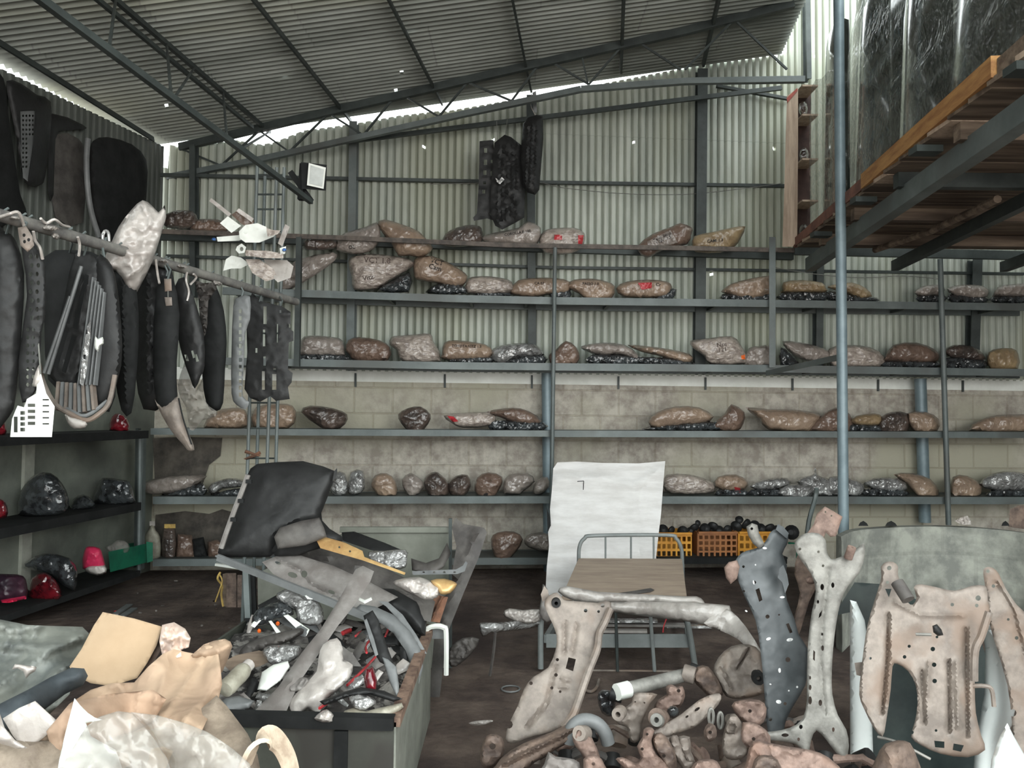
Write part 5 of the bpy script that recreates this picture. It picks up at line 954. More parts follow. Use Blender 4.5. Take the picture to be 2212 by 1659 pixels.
t = Thing('upper_grille', 'narrow curved black grille hanging higher, right of the black shroud', 'grille')
t.part('panel', surf([(1130, 268), (1140, 254), (1158, 248), (1173, 252), (1174, 300), (1168, 370), (1165, 410), (1156, 421), (1140, 416), (1128, 400), (1124, 340)], rack_y(-.16), thick=.03, dome=.06, res=8, sm=1, ridges=[([(x, 265), (x - 6, 405)], 3, .02) for x in (1140, 1150, 1160)]), blackp)
t.part('wire', ptube([(1157, 250, r_c(1157, 250) - .12), (1146, 225, r_c(1150, 225)), (1150, 196, r_c(1150, 200) + .1)], .004, 6), filmw, label='white cord')
t.part('tag', surf([(1150, 200), (1158, 196), (1160, 245), (1152, 240)], r_c, thick=.004, res=6, noise_=.01), greyp)
# ================================================================== SCRAP BIN AND ITS LOAD
rustrim = mat('rusty_rim', (136, 112, 96), (86, 66, 56), 14, .8, bump=.003, bs=60)
binm = mat('bin_green_grey', (92, 96, 86), (62, 64, 58), 4, .65, c3=(54, 52, 48), s3=2)
RZ = .49
FL, FR, RR_, RL = Vector((-1.5, 2.93, 0)), Vector((-.425, 2.89, 0)), Vector((-.425, 4.14, 0)), Vector((-1.45, 4.25, 0))
b_ = Thing('scrap_bin', 'open dark metal bin heaped with car trim in the middle foreground', 'bin')
def wallp(a, b, z0, z1, th=.015): return beam(a + Vector((0, 0, (z0 + z1) / 2)), b + Vector((0, 0, (z0 + z1) / 2)), th, z1 - z0)
b_.part('front_panel', wallp(FL, FR, .01, RZ), binm); b_.part('right_panel', wallp(FR, RR_, .01, RZ), mat('bin_grey', (140, 142, 132), (110, 112, 104), 4, .65))
b_.part('back_panel', wallp(RR_, RL, .01, RZ), binm); b_.part('left_panel', wallp(RL, FL, .01, RZ), binm); b_.part('bottom', box((-.95, 3.55, .012), (1.0, 1.2, .02)), binm)
up = Vector((0, 0, RZ))
b_.part('rim', beam(FL + up, FR + up, .05, .045), blackm, label='black front rim')
b_.part('rim', beam(FR + up, RR_ + up, .045, .035), rustrim, label='rusty brown right rim'); b_.part('rim', beam(RR_ + up, RL + up, .03, .03), blackm)
for x in (-1.02, -.62): b_.part('rib', box((x, 2.885, .24), (.05, .02, .44)), blackm)
b_.part('corner_post', merge(pbeam((532, 1228, 4.25), (543, 1470, 4.25), .03, .03, (0, 1, 0))), steel, label='grey slotted corner post'); b_.part('corner_post', pbeam((545, 1240, 4.28), (556, 1470, 4.28), .03, .02, (0, 1, 0)), blackm)
V = []; F = []
for i in range(15):
    for j in range(15):
        a = FL.lerp(FR, .02 + .96 * i / 14); b = RL.lerp(RR_, .02 + .96 * i / 14); p = a.lerp(b, .02 + .96 * j / 14); z = .40 + .07 * j / 14 + .06 * noise.noise(Vector((i * .8, j * .8, 2)))
        V.append(Vector((p.x, p.y, z)))
for i in range(14):
    for j in range(14): a = i * 15 + j; F.append((a, a + 15, a + 16, a + 1))
n = len(V); V += [Vector((v.x, v.y, .03)) for v in V]; bnd = [(k * 15, k * 15 + 15) for k in range(14)] + [(k * 15 + 29, k * 15 + 14) for k in range(14)] + [(k + 1, k) for k in range(14)] + [(210 + k, 211 + k) for k in range(14)]
F += [(b, a, a + n, b + n) for a, b in bnd]
sc = solo('trim_scrap', 'dark tangle of trim offcuts filling the bin underneath the larger pieces', 'scrap', (V, F), scrapm); sc.kind = 'stuff'
def TL(px, py, Y, nx=0, nz=1.2): return tilt(px, py, Y, nx, nz)
SG = 'car trim heaped in the bin'
def sp_(name, label, cat, ol, Y, m, d=.02, th=.006, **k):
    t = Thing(name, label, cat, SG); k.setdefault('sm', 1); k.setdefault('noise_', .006)
    t.part(name, surf(ol, Y, thick=th, dome=d, **k), m, ang=50); return t
def sb_(name, label, cat, ol, Y, m, d=.04, **k):
    t = Thing(name, label, cat, SG); k.setdefault('sm', 2); k.setdefault('noise_', .025); k.setdefault('nf', 14)
    t.part(name, bundle(ol, Y, d, **k).mesh(), m, ang=70); return t
solo('metal_sheet', 'big plain grey-green panel standing behind the scrap bin', 'panel', merge(surf([(556, 1238), (745, 1150), (974, 1150), (974, 1443), (560, 1440)], 4.95, thick=.02, res=30), pbeam((735, 1144, 4.94), (976, 1144, 4.94), .03, .035)), mat('grey_green_panel', (134, 136, 126), (106, 108, 98), 2, .7))
solo('thin_post', 'thin upright dark post at the right edge of the grey-green panel', 'post', pbeam((973, 1120, 4.9), (973, 1442, 4.9), .02, .02, (0, 1, 0)), steel_d)
t = Thing('bumper_shell', 'large black bumper shell propped up on the left end of the bin', 'bumper', SG)
t.part('shell', surf([(541, 1012), (556, 1002), (600, 998), (655, 996), (700, 1008), (722, 1017), (720, 1040), (706, 1078), (694, 1108), (696, 1124), (712, 1142), (738, 1158), (742, 1168), (690, 1185), (640, 1200), (560, 1204), (480, 1203), (470, 1194), (474, 1182), (482, 1176), (505, 1100), (528, 1040)], TL(600, 1190, 4.15, -.1, .35), thick=.01, dome=.07, edge=60, noise_=.01, nf=3, res=14,
       ridges=[([(590, 1195), (600, 1160), (640, 1135), (690, 1125)], 14, -.05)]), blackp, ang=60)
t.part('edge_flange', ptube([(536, 1026, 4.08), (524, 1058, 4.08), (506, 1104, 4.08), (490, 1148, 4.08), (478, 1184, 4.08)], .014, 6), dustp, label='dusty grey flange')
for x, y in ((538, 1040), (521, 1082), (505, 1122)): t.part('clip', box(P(x, y, 4.06), (.03, .02, .02)), blackm)
t.part('torn_tab', surf([(722, 1018), (728, 1011), (729, 1022), (724, 1034), (718, 1040)], 4.2, thick=.008), blackp); t.part('arch_lip', surf([(592, 1160), (604, 1140), (650, 1125), (690, 1118), (700, 1140), (706, 1160), (660, 1178), (600, 1186)], TL(650, 1160, 4.02, 0, .3), thick=.008, dome=.03), dustp2, label='dusty arch lip')
sp_('dark_plank', 'dusty dark channel leaning to the right behind the bin', 'channel', [(984, 1118), (1002, 1132), (1046, 1140), (1052, 1150), (1036, 1200), (1002, 1280), (965, 1372), (950, 1506), (926, 1506), (936, 1400), (940, 1350), (952, 1300), (990, 1252), (976, 1240), (986, 1180), (976, 1140)], tilt(1000, 1240, 4.5, -.3, .4), dustp2, .01, .03, ridges=[([(1028, 1145), (955, 1350)], 6, .03)], sm=0)
sp_('perforated_strip', 'thin grey perforated strip crossing the dark channel', 'strip', [(890, 1234), (985, 1230), (1000, 1222), (1006, 1212), (1010, 1216), (1004, 1234), (988, 1240), (892, 1242)], 4.35, greyp, 0, .012, holes=[circ(x, 1236, 3, 2, 6) for x in (915, 938, 960, 982)], res=8, sm=0)
sp_('curved_liner', 'curved dark liner piece between the grey panel and the bin', 'liner', [(888, 1206), (920, 1216), (948, 1206), (966, 1172), (974, 1196), (958, 1226), (932, 1240), (890, 1232)], TL(930, 1220, 4.6), dustp2, .03)
sb_('film_packet', 'clear film packet lying above the brass strip', 'packet', [(796, 1192), (830, 1190), (876, 1187), (879, 1205), (876, 1226), (850, 1229), (804, 1216)], TL(840, 1210, 4.32, 0, .8), silver, .03)
sp_('slotted_bar', 'dark slotted bar with clips behind the brass strip', 'bar', [(738, 1150), (765, 1148), (830, 1172), (882, 1194), (874, 1206), (800, 1188), (740, 1168)], TL(800, 1175, 4.65), blackp, .01, .02, sm=0)
sp_('side_sill', 'upper brown-grey moulded sill panel lying across the bin', 'sill', [(604, 1152), (660, 1162), (740, 1190), (830, 1225), (900, 1262), (940, 1300), (930, 1344), (880, 1330), (800, 1280), (700, 1232), (610, 1208), (596, 1180)], TL(760, 1240, 4.2, 0, 1.4), dustp2, .03, .01, ridges=[([(620, 1180), (760, 1215), (910, 1300)], 7, .04)])
t = sp_('side_sill', 'lower dusty moulded sill panel with dark cut-outs, nearest the viewer', 'sill', [(566, 1214), (600, 1200), (650, 1200), (720, 1222), (800, 1258), (860, 1290), (800, 1320), (762, 1330), (700, 1298), (640, 1268), (590, 1240)], TL(700, 1260, 4.0, 0, 1.4), dustp, .02, .01,
    holes=[circ(632, 1242, 11, 6, 8, .3), circ(657, 1240, 7, 8, 8), circ(716, 1279, 8, 4, 8, .4), circ(600, 1216, 7, 3, 6, .4)], ridges=[([(600, 1206), (650, 1232), (672, 1258), (760, 1300)], 6, .03)], res=10)
solo('angle_rail', 'long grey angle rail slanting over the left front of the bin', 'rail', merge(pbeam((470, 1204, 4.1), (800, 1336, 3.75), .012, .035), pbeam((470, 1200, 4.11), (800, 1330, 3.77), .035, .008)), greyp, SG)
sp_('brass_strip', 'bright brass-coloured door strip lying across the sill panels', 'strip', [(682, 1164), (692, 1157), (745, 1172), (783, 1190), (787, 1203), (876, 1237), (874, 1242), (782, 1210), (740, 1198), (692, 1184)], TL(740, 1185, 4.0, 0, 1.2), brassy, .004, .015, sm=0, holes=[circ(733, 1182, 2.5, 2.5, 6), circ(756, 1191, 2.5, 2.5, 6)], res=8)
t = sb_('film_wrapped_lamp', 'film-wrapped lamp with a brass-coloured right end', 'lamp', [(848, 1258), (868, 1250), (905, 1246), (935, 1258), (952, 1270), (945, 1290), (918, 1296), (890, 1284), (866, 1272)], TL(900, 1270, 3.8, 0, .8), filmw, .05)
t.part('brass_end', bundle([(930, 1254), (960, 1250), (984, 1258), (986, 1266), (972, 1282), (952, 1284), (944, 1272)], TL(960, 1268, 3.78, 0, .8), .04, sm=2).mesh(), brassy, label='brass-coloured end')
sp_('brown_bracket', 'brown ribbed steel bracket above the rear bin corner', 'bracket', [(942, 1284), (968, 1290), (950, 1345), (912, 1340)], TL(940, 1320, 4.05, 0, .5), rust, .005, .03, ridges=[([(955, 1288), (930, 1342)], 5, .03)], sm=0)
t = Thing('white_channel', 'white upside-down U-shaped channel hooked over the bin rim', 'channel', SG)
t.part('channel', ptube([(921, 1400, 4.02), (921, 1366, 4.02), (926, 1356, 4.02), (942, 1352, 4.02), (958, 1355, 4.02), (964, 1368, 4.02), (964, 1458, 4.02)], .014, 6, 4), white_m)
t.part('back_plate', surf([(918, 1352), (968, 1352), (968, 1400), (962, 1458), (958, 1380), (930, 1380), (920, 1402)], 4.06, thick=.004, sm=0), greyp)
sb_('clear_film', 'smoky film scrap hanging outside the bin behind the rusty rim', 'film', [(972, 1400), (1000, 1378), (1035, 1380), (1020, 1410), (985, 1440), (968, 1432)], 4.2, dustp2, .03)
sp_('dark_fender', 'big dark rounded fender at the back of the bin', 'fender', [(775, 1300), (790, 1270), (850, 1272), (900, 1300), (922, 1340), (918, 1380), (880, 1350), (820, 1320)], TL(840, 1310, 4.0, 0, .5), blackp, .06, .01)
sp_('grey_fender', 'broad blue-grey curved fender arching over the right of the bin', 'fender', [(768, 1314), (778, 1305), (810, 1310), (850, 1328), (885, 1362), (908, 1402), (914, 1440), (905, 1478), (892, 1450), (876, 1405), (850, 1368), (815, 1342), (785, 1328)], TL(850, 1350, 3.75, 0, .7), greyp, .03, .01)
sp_('trim_edge', 'thin pale curved trim edge just above the blue-grey fender', 'trim strip', [(816, 1298), (838, 1300), (870, 1328), (900, 1372), (922, 1412), (914, 1412), (886, 1372), (858, 1336), (834, 1310)], TL(850, 1330, 3.8, 0, .7), greyp, .01, .01)
sp_('grey_plank', 'long grey dusty plank leaning diagonally across the whole heap', 'plank', [(768, 1230), (784, 1222), (808, 1234), (800, 1256), (768, 1304), (730, 1352), (680, 1425), (646, 1475), (615, 1545), (596, 1535), (580, 1545), (545, 1541), (600, 1485), (650, 1412), (692, 1360), (735, 1290)], tilt(700, 1370, 3.35, 0, 1.5), dustp, .006, .02, ridges=[([(785, 1240), (590, 1530)], 7, .015), ([(772, 1240), (560, 1530)], 3, -.008)], sm=0)
sb_('film_bag', 'silvery crumpled film over the rear left of the heap', 'film', [(598, 1282), (635, 1266), (660, 1272), (690, 1300), (700, 1330), (690, 1350), (650, 1348), (636, 1318), (602, 1300)], TL(650, 1310, 3.95, 0, .8), filmt if 0 else silver, .05)
sb_('car_lamp', 'dark grey lamp with a pale left rim in the rear left of the heap', 'lamp', [(543, 1345), (556, 1316), (600, 1298), (630, 1310), (634, 1328), (596, 1340), (565, 1352)], TL(590, 1325, 3.95, 0, .7), lampg, .06)
sp_('dark_blade', 'long dark wiper-like blade behind the dark grey lamp', 'blade', [(556, 1308), (600, 1284), (640, 1268), (644, 1276), (606, 1296), (562, 1318)], TL(600, 1290, 4.05), blackp, .01)
for i, (ol, m, l, Y) in enumerate((([(612, 1330), (622, 1327), (669, 1360), (662, 1374), (655, 1372)], white_m, 'white rectangular bar beside the dark grey lamp', 3.75), ([(580, 1342), (586, 1340), (612, 1372), (610, 1378), (600, 1372)], white_m, 'slim white curved strip left of the white bar', 3.78), ([(542, 1352), (546, 1344), (562, 1334), (566, 1338), (550, 1356)], white_m, 'small white strip at the corner post', 3.85), ([(660, 1280), (668, 1290), (682, 1291), (680, 1295), (664, 1294), (656, 1284)], white_m, 'thin white hook on the silvery film', 3.9), ([(776, 1290), (788, 1296), (802, 1290), (804, 1296), (788, 1304), (774, 1296)], white_m, 'thin white hook right of the grey plank', 3.7), ([(640, 1355), (650, 1350), (666, 1360), (660, 1376), (644, 1372)], greyp, 'grey knob by the lower end of the white bar', 3.7))):
    sp_('white_strip' if i != 5 else 'grey_knob', l, 'strip' if i != 5 else 'knob', ol, TL(ol[0][0], ol[0][1], Y), m, .006, .01)
for x, y, l in ((600, 1347, 'small orange bulb between the white strips'), (560, 1363, 'orange bulb at the left edge of the heap')): solo('amber_bulb', l, 'bulb', bundle(circ(x, y, 4.5, 5, 8), 3.72, .01).mesh(), amber, SG)
sb_('grey_tube', 'dusty brown-grey shell lying along the left rear of the heap', 'shell', [(516, 1412), (530, 1392), (560, 1378), (620, 1362), (650, 1356), (655, 1368), (610, 1392), (560, 1408), (528, 1420)], TL(580, 1390, 3.6, 0, .8), dustp2, .05)
sb_('silver_bag', 'lilac-silver film bag with a bright corner in the left of the heap', 'bag', [(567, 1412), (570, 1400), (590, 1394), (648, 1394), (646, 1416), (622, 1434), (588, 1436), (574, 1424)], TL(610, 1415, 3.4, 0, .8), silver, .05)
sp_('wooden_board', 'flat brown board at the left end of the heap', 'board', [(478, 1432), (510, 1415), (560, 1405), (600, 1420), (560, 1440), (500, 1452)], TL(530, 1430, 3.4, 0, 1.5), woodd, 0, .015, sm=0)
sp_('white_sheet', 'bright white folded sheet under the grey plank', 'sheet', [(566, 1452), (590, 1436), (622, 1428), (626, 1440), (606, 1470), (576, 1492), (556, 1490)], TL(590, 1460, 3.2, 0, 1.2), white_m, .02)
t = Thing('plastic_bottle', 'grey-green plastic bottle lying at the left end of the bin', 'bottle', SG)
a = P(486, 1490, 3.0); c = P(528, 1446, 3.12); e = P(545, 1430, 3.16); ax = (c - a).normalized()
t.part('body', lathe(a, [(.001, -.01), (.032, 0), (.036, .02), (.034, .06), (.036, .09), (.034, .12), (.03, (c - a).length), (.016, (c - a).length + .02)], 14, ax), bottlem); t.part('cap', lathe(c, [(.024, 0), (.025, .01), (.025, .035), (.001, .037)], 12, ax), filmw, label='white ribbed cap')
sp_('lamp_lens', 'pale grey lamp lens at the front left corner of the bin', 'lens', [(470, 1522), (486, 1508), (515, 1503), (550, 1514), (538, 1530), (505, 1540), (480, 1542)], TL(510, 1520, 3.0, 0, .9), greyp, .03)
sb_('film_sheet', 'large creamy crumpled film hanging in the middle of the bin', 'film', [(698, 1392), (728, 1378), (740, 1400), (744, 1425), (762, 1436), (756, 1465), (728, 1492), (705, 1510), (690, 1540), (665, 1530), (640, 1546), (626, 1530), (628, 1512), (655, 1482), (684, 1450), (688, 1420)], TL(690, 1460, 3.15, 0, .9), filmw, .02, noise_=.03, nf=6)
sp_('black_post', 'black angular trim piece standing in the middle right of the heap', 'trim', [(785, 1330), (805, 1318), (818, 1340), (834, 1390), (850, 1432), (838, 1440), (820, 1430), (802, 1400)], TL(815, 1380, 3.45, 0, .7), blackp, .02, .02, sm=0)
sp_('grey_spike', 'grey pointed blade hanging tip-down right of the black trim', 'blade', [(826, 1420), (838, 1424), (856, 1440), (862, 1480), (861, 1502), (856, 1504), (842, 1474)], TL(845, 1450, 3.2, 0, .7), greyp, .01)
sp_('grey_strut', 'thin grey edge strip left of the black trim', 'strip', [(786, 1340), (792, 1336), (808, 1380), (817, 1414), (811, 1418), (798, 1380)], TL(800, 1380, 3.4), greyp, .004)
for i, (pts, l) in enumerate((([(750, 1480), (782, 1450), (812, 1418)], 'long red cord slanting up through the heap'), ([(792, 1410), (790, 1396), (798, 1384)], 'short red strip left of the black trim'), ([(832, 1376), (838, 1360), (842, 1345)], 'red strip under the blue-grey fender'), ([(740, 1368), (748, 1364), (757, 1361)], 'pink-red lamp scrap beside the grey plank'), ([(768, 1374), (774, 1368), (779, 1362)], 'pink-red scrap right of the previous one'), ([(690, 1400), (698, 1392), (710, 1386)], 'pink-red scrap above the creamy film'), ([(690, 1530), (705, 1520), (718, 1512)], 'pale red strip below the creamy film'))):
    solo('red_strip', l, 'strip', ptube([(x, y, 1930 / (y - 887)) for x, y in pts], .006 if i != 3 else .012, 6), red, SG)
sp_('dark_liner', 'dark red and black lamp fragment in the right of the bin', 'lamp', [(790, 1445), (806, 1440), (815, 1470), (812, 1492), (790, 1490), (786, 1465)], TL(800, 1465, 3.1, 0, .5), redd, .03)
sp_('black_strip', 'curved black strip lying across the front right of the bin', 'strip', [(690, 1515), (740, 1495), (780, 1484), (830, 1492), (870, 1510), (850, 1516), (800, 1500), (750, 1506), (700, 1524)], TL(780, 1500, 3.02), blackp, .02)
sp_('pale_film', 'pale green-grey film folded at the front rim of the bin', 'film', [(732, 1552), (745, 1535), (765, 1528), (790, 1536), (868, 1518), (872, 1528), (845, 1548), (800, 1556), (778, 1560), (745, 1562)], TL(790, 1540, 2.96, 0, .8), bottlem, .03, noise_=.02)
sb_('film_scrap', 'whitish torn film hanging over the front rim', 'film', [(676, 1552), (690, 1540), (706, 1532), (722, 1546), (720, 1560), (702, 1562), (690, 1560)], 2.90, filmw, .03)
sb_('pale_cup', 'pale blue-grey crumpled piece above the front rim film', 'film', [(752, 1505), (775, 1500), (806, 1508), (812, 1520), (790, 1534), (768, 1532), (756, 1518)], TL(780, 1518, 2.98, 0, .8), silver, .03)
sb_('beige_scrap', 'grey-beige crumpled scrap left of the creamy film', 'film', [(625, 1480), (650, 1462), (672, 1470), (660, 1490), (636, 1496), (622, 1492)], TL(645, 1480, 3.15, 0, .8), dustp, .03)
rr = random.Random(5)
for i in range(64):      # smaller offcuts between the named pieces
    x = rr.uniform(540, 880); y = rr.uniform(1330, 1535); Y = 1930 / (y - 887) + .06; a = rr.uniform(0, 3.14); L = rr.uniform(16, 46); w = rr.uniform(4, 12); ca, sa = math.cos(a), math.sin(a)
    ol = [(x + u * ca - v * sa, y + u * sa * .7 + v * ca) for u, v in ((-L, -w), (0, -w * 1.3), (L, -w * .6), (L * .9, w * .5), (0, w), (-L, w * .8))]
    mm, wd = rr.choice(((dustp, 'dusty beige'), (greyp, 'plain grey'), (blackp, 'black'), (dustp2, 'dark brown-grey'), (silver, 'silvery'), (filmw, 'whitish'), (dustp, 'dusty beige')))
    if rr.random() < .5: x = min(x, 700)
    side = 'left' if x < 650 else ('middle' if x < 770 else 'right'); row = 'front' if y > 1440 else 'back'
    solo('trim_offcut', f'{wd} trim offcut wedged in the {row} {side} of the scrap bin', 'offcut', surf(ol, TL(x, y, max(2.98, min(4.1, Y)), 0, .8), thick=.008, dome=.01, sm=1, res=8), mm, 'trim offcuts in the bin')
# ================================================================== FLOOR, LEFT
t = Thing('slatted_crate', 'small upright wooden slatted crate on the floor left of the bin post', 'crate')
for x0, x1, y0 in ((489, 510, 1238), (513, 528, 1242)): t.part('slat', surf([(x0, y0), (x1, y0), (x1, 1312), (x0, 1312)], 5.95, thick=.03, res=14), castb)
t.part('side', surf([(481, 1240), (489, 1238), (489, 1312), (482, 1308)], 6.0, thick=.2, res=14), woodd)
solo('yellow_string', 'frayed yellow string hanging beside the slatted crate', 'string', merge(ptube([(476, 1236, 5.9), (470, 1250, 5.88), (480, 1265, 5.93), (478, 1285, 5.93), (482, 1310, 5.93)], .008, 5), ptube([(474, 1240, 5.9), (480, 1255, 5.88), (474, 1275, 5.88), (465, 1300, 5.88)], .006, 5)), yell)
solo('white_strip', 'thin white strip lying on the lowest shelf edge above the slatted crate', 'strip', pbeam((466, 1219, 6.6), (515, 1226, 6.6), .04, .02), white_m)
for i, (x0, y0, x1, y1) in enumerate(((248, 1328, 280, 1306), (262, 1332, 290, 1314))): solo('floor_strip', ['pale strip on the floor just behind the cardboard, left one', 'pale strip on the floor just behind the cardboard, right one'][i], 'strip', beam(atz(x0, y0, .01), atz(x1, y1, .01), .05, .012), greyp)
for i in range(16):
    x = rr.uniform(250, 520); y = rr.uniform(1250, 1400); q = atz(x, y, .008); solo('paper_scrap', f"tiny scrap on the dirt floor left of the bin, {'near the slatted crate' if x > 430 else ('towards the cardboard sheet' if y > 1320 else 'towards the green crate')}", 'scrap', bundle(circ(x, y, rr.uniform(2, 5), rr.uniform(1, 2.5), 6), q.y, .012).mesh(), rr.choice((filmw, castb, dustp, red)), 'scraps on the floor')
# ================================================================== BULK BAG WITH PAPER, LEFT FOREGROUND
t = Thing('bulk_bag', 'woven beige bulk bag stuffed with packing paper in the left foreground', 'bag')
t.part('body', surf([(-40, 1600), (100, 1600), (250, 1590), (400, 1560), (468, 1502), (490, 1525), (535, 1585), (556, 1630), (570, 1700), (590, 1900), (600, 2100), (-60, 2100)], idw([(0, 1620, 1.9), (470, 1500, 2.15), (560, 1650, 2.0), (300, 2050, 1.9), (600, 2100, 2.1)]), thick=.5, dome=.08, noise_=.04, nf=4, res=26, sm=1), bagm, ang=60)
sl = [P(x, y, Y) for x, y, Y in spline([(528, 1660, 1.9), (548, 1612, 1.9), (575, 1592, 1.92), (600, 1602, 1.95), (622, 1640, 1.96), (634, 1690, 1.96)], 5)]
V = []; 
for i, p in enumerate(sl):
    d = (sl[min(i + 1, len(sl) - 1)] - sl[max(i - 1, 0)]).normalized(); s = Vector((.2, 1, .1)).cross(d).normalized(); wv = d.cross(s).normalized()
    for k in (-1, 1):
        for e in (-1, 1): V.append(p + wv * (.028 * k) + s * (.006 * e) )
F = []
for i in range(len(sl) - 1):
    for a, b in ((0, 1), (1, 3), (3, 2), (2, 0)): F.append((i * 4 + a, i * 4 + b, i * 4 + 4 + b, i * 4 + 4 + a))
t.part('handle', (V, F), mat('loop_webbing', (206, 190, 168), (170, 150, 130), 20, .8), label='looped webbing handle')
PG = 'packing material in the bulk bag'
def pm(name, label, cat, ol, Y, m, th=.003, d=.02, **k):
    k.setdefault('noise_', .03); k.setdefault('nf', 5); k.setdefault('sm', 1); k.setdefault('res', 13)
    return solo(name, label, cat, surf(ol, Y, thick=th, dome=d, **k), m, PG, ang=180)
pm('tarpaulin', 'dusty grey-white tarpaulin at the left photo edge behind the cardboard', 'tarpaulin', [(-40, 1330), (10, 1340), (60, 1350), (110, 1352), (178, 1354), (192, 1368), (186, 1392), (168, 1440), (150, 1500), (70, 1580), (-40, 1640)], idw([(0, 1340, 2.7), (180, 1360, 2.75), (160, 1500, 2.3), (-30, 1600, 2.1)]), tarp, noise_=.09, nf=4, ridges=[([(-20, 1390), (90, 1400), (175, 1375)], 22, .07)])
pm('dark_cloth', 'dark blue-grey rolled cloth poking toward the cardboard', 'cloth', [(-40, 1560), (0, 1520), (60, 1490), (110, 1462), (155, 1442), (182, 1444), (190, 1460), (180, 1480), (140, 1500), (100, 1530), (40, 1570), (-40, 1600)], idw([(0, 1540, 2.05), (190, 1460, 2.25)]), tarpd, d=.06)
pm('white_scrap', 'small bright white torn scrap on the tarpaulin', 'scrap', [(26, 1446), (32, 1434), (80, 1440), (76, 1450), (66, 1456), (56, 1466), (50, 1450), (38, 1444)], 2.12, filmw, noise_=.01, res=6)
pm('cardboard_sheet', 'flat tan cardboard sheet standing up from the bulk bag', 'cardboard', [(222, 1322), (290, 1336), (351, 1354), (338, 1395), (318, 1432), (296, 1465), (240, 1482), (196, 1476), (160, 1458), (150, 1440), (176, 1402), (202, 1352)], tilt(250, 1400, 2.4, .1, .4), card, .006, 0, noise_=.004, nf=3, sm=0)
pm('cardboard_flap', 'cardboard flap with shade put into its brown colour, right of the cardboard sheet', 'cardboard', [(352, 1356), (364, 1358), (362, 1380), (350, 1400), (322, 1450), (298, 1468), (318, 1434), (338, 1396)], tilt(340, 1400, 2.44, -.2, .4), castb, .006, 0, noise_=.004, sm=0)  # shadowed edge of the cardboard, its shade put into a darker brown
pm('paper_crumple', 'crumpled pinkish-white paper right of the cardboard sheet', 'paper', [(350, 1350), (376, 1344), (400, 1358), (412, 1378), (408, 1398), (392, 1404), (396, 1420), (372, 1428), (350, 1415), (344, 1385)], 2.42, mat('pink_white_paper', (226, 212, 200), (190, 164, 150), 6, .8), d=.05, noise_=.06, nf=12, res=7)
pm('brown_paper', 'big creased sheet of brown packing paper catching the light', 'paper', [(60, 1612), (104, 1575), (150, 1520), (196, 1490), (240, 1476), (290, 1474), (320, 1440), (352, 1412), (375, 1402), (400, 1408), (420, 1412), (446, 1392), (470, 1400), (476, 1440), (480, 1478), (470, 1520), (445, 1560), (430, 1592), (330, 1640), (200, 1680), (80, 1680)], idw([(60, 1620, 1.95), (240, 1480, 2.3), (420, 1410, 2.4), (480, 1480, 2.25), (430, 1590, 2.05), (200, 1680, 1.85)]), paper, .003, .02, noise_=.05, nf=4, res=11)
pm('paper_curl', 'rolled-over brown paper edge by the bin corner', 'paper', [(408, 1420), (440, 1392), (462, 1384), (486, 1380), (498, 1386), (502, 1396), (494, 1420), (480, 1452), (470, 1458), (450, 1440), (430, 1425)], 2.38, paper, .003, .06, noise_=.03, res=8)
pm('paper_edge', 'grey-brown paper in front of the big sheet at left', 'paper', [(100, 1580), (150, 1520), (230, 1500), (330, 1490), (360, 1510), (330, 1560), (250, 1600), (120, 1650)], idw([(100, 1600, 1.9), (340, 1500, 2.12)]), mat('dull_brown_paper', (176, 150, 128), (146, 120, 100), 4, .85), .003, .03, noise_=.05)
pm('grey_sheet', 'grey square sheet with a bright edge at lower left', 'sheet', [(6, 1552), (40, 1530), (76, 1514), (102, 1538), (130, 1563), (96, 1592), (56, 1624), (28, 1590)], 1.9, filmw, .003, .01, noise_=.01, sm=0)
pm('film_curl', 'white film strip curling in from the left photo edge', 'film', [(-20, 1540), (0, 1542), (10, 1572), (32, 1598), (60, 1616), (40, 1618), (0, 1606), (-20, 1600)], 1.82, filmw, .003, .02, noise_=.02, res=7)
pm('film_peak', 'bright white film folded to an upright triangular peak', 'film', [(161, 1508), (172, 1522), (190, 1540), (205, 1550), (222, 1555), (186, 1562), (196, 1590), (250, 1620), (300, 1760), (110, 1760), (128, 1640), (142, 1580)], 1.84, white_m, .003, .03, noise_=.03, nf=7)
pm('clear_sheet', 'broad translucent plastic sheet arching across the bag front', 'film', [(186, 1570), (215, 1548), (255, 1536), (286, 1540), (304, 1560), (330, 1592), (362, 1640), (400, 1760), (100, 1760), (130, 1660)], 1.76, filmt, .003, .05, noise_=.03, nf=5)
pm('clear_sheet', 'glossy translucent plastic strip running down right to the loop handle', 'film', [(282, 1538), (340, 1545), (400, 1562), (450, 1582), (500, 1615), (540, 1650), (556, 1760), (396, 1760), (366, 1650), (330, 1592), (304, 1560)], 1.84, filmt, .003, .04, noise_=.03, nf=6)
pm('cardboard_strip', 'pale cardboard strip below the translucent sheets', 'cardboard', [(326, 1618), (352, 1612), (374, 1622), (350, 1680), (330, 1760), (296, 1760), (310, 1680)], 1.95, card, .004, .0, noise_=.005)
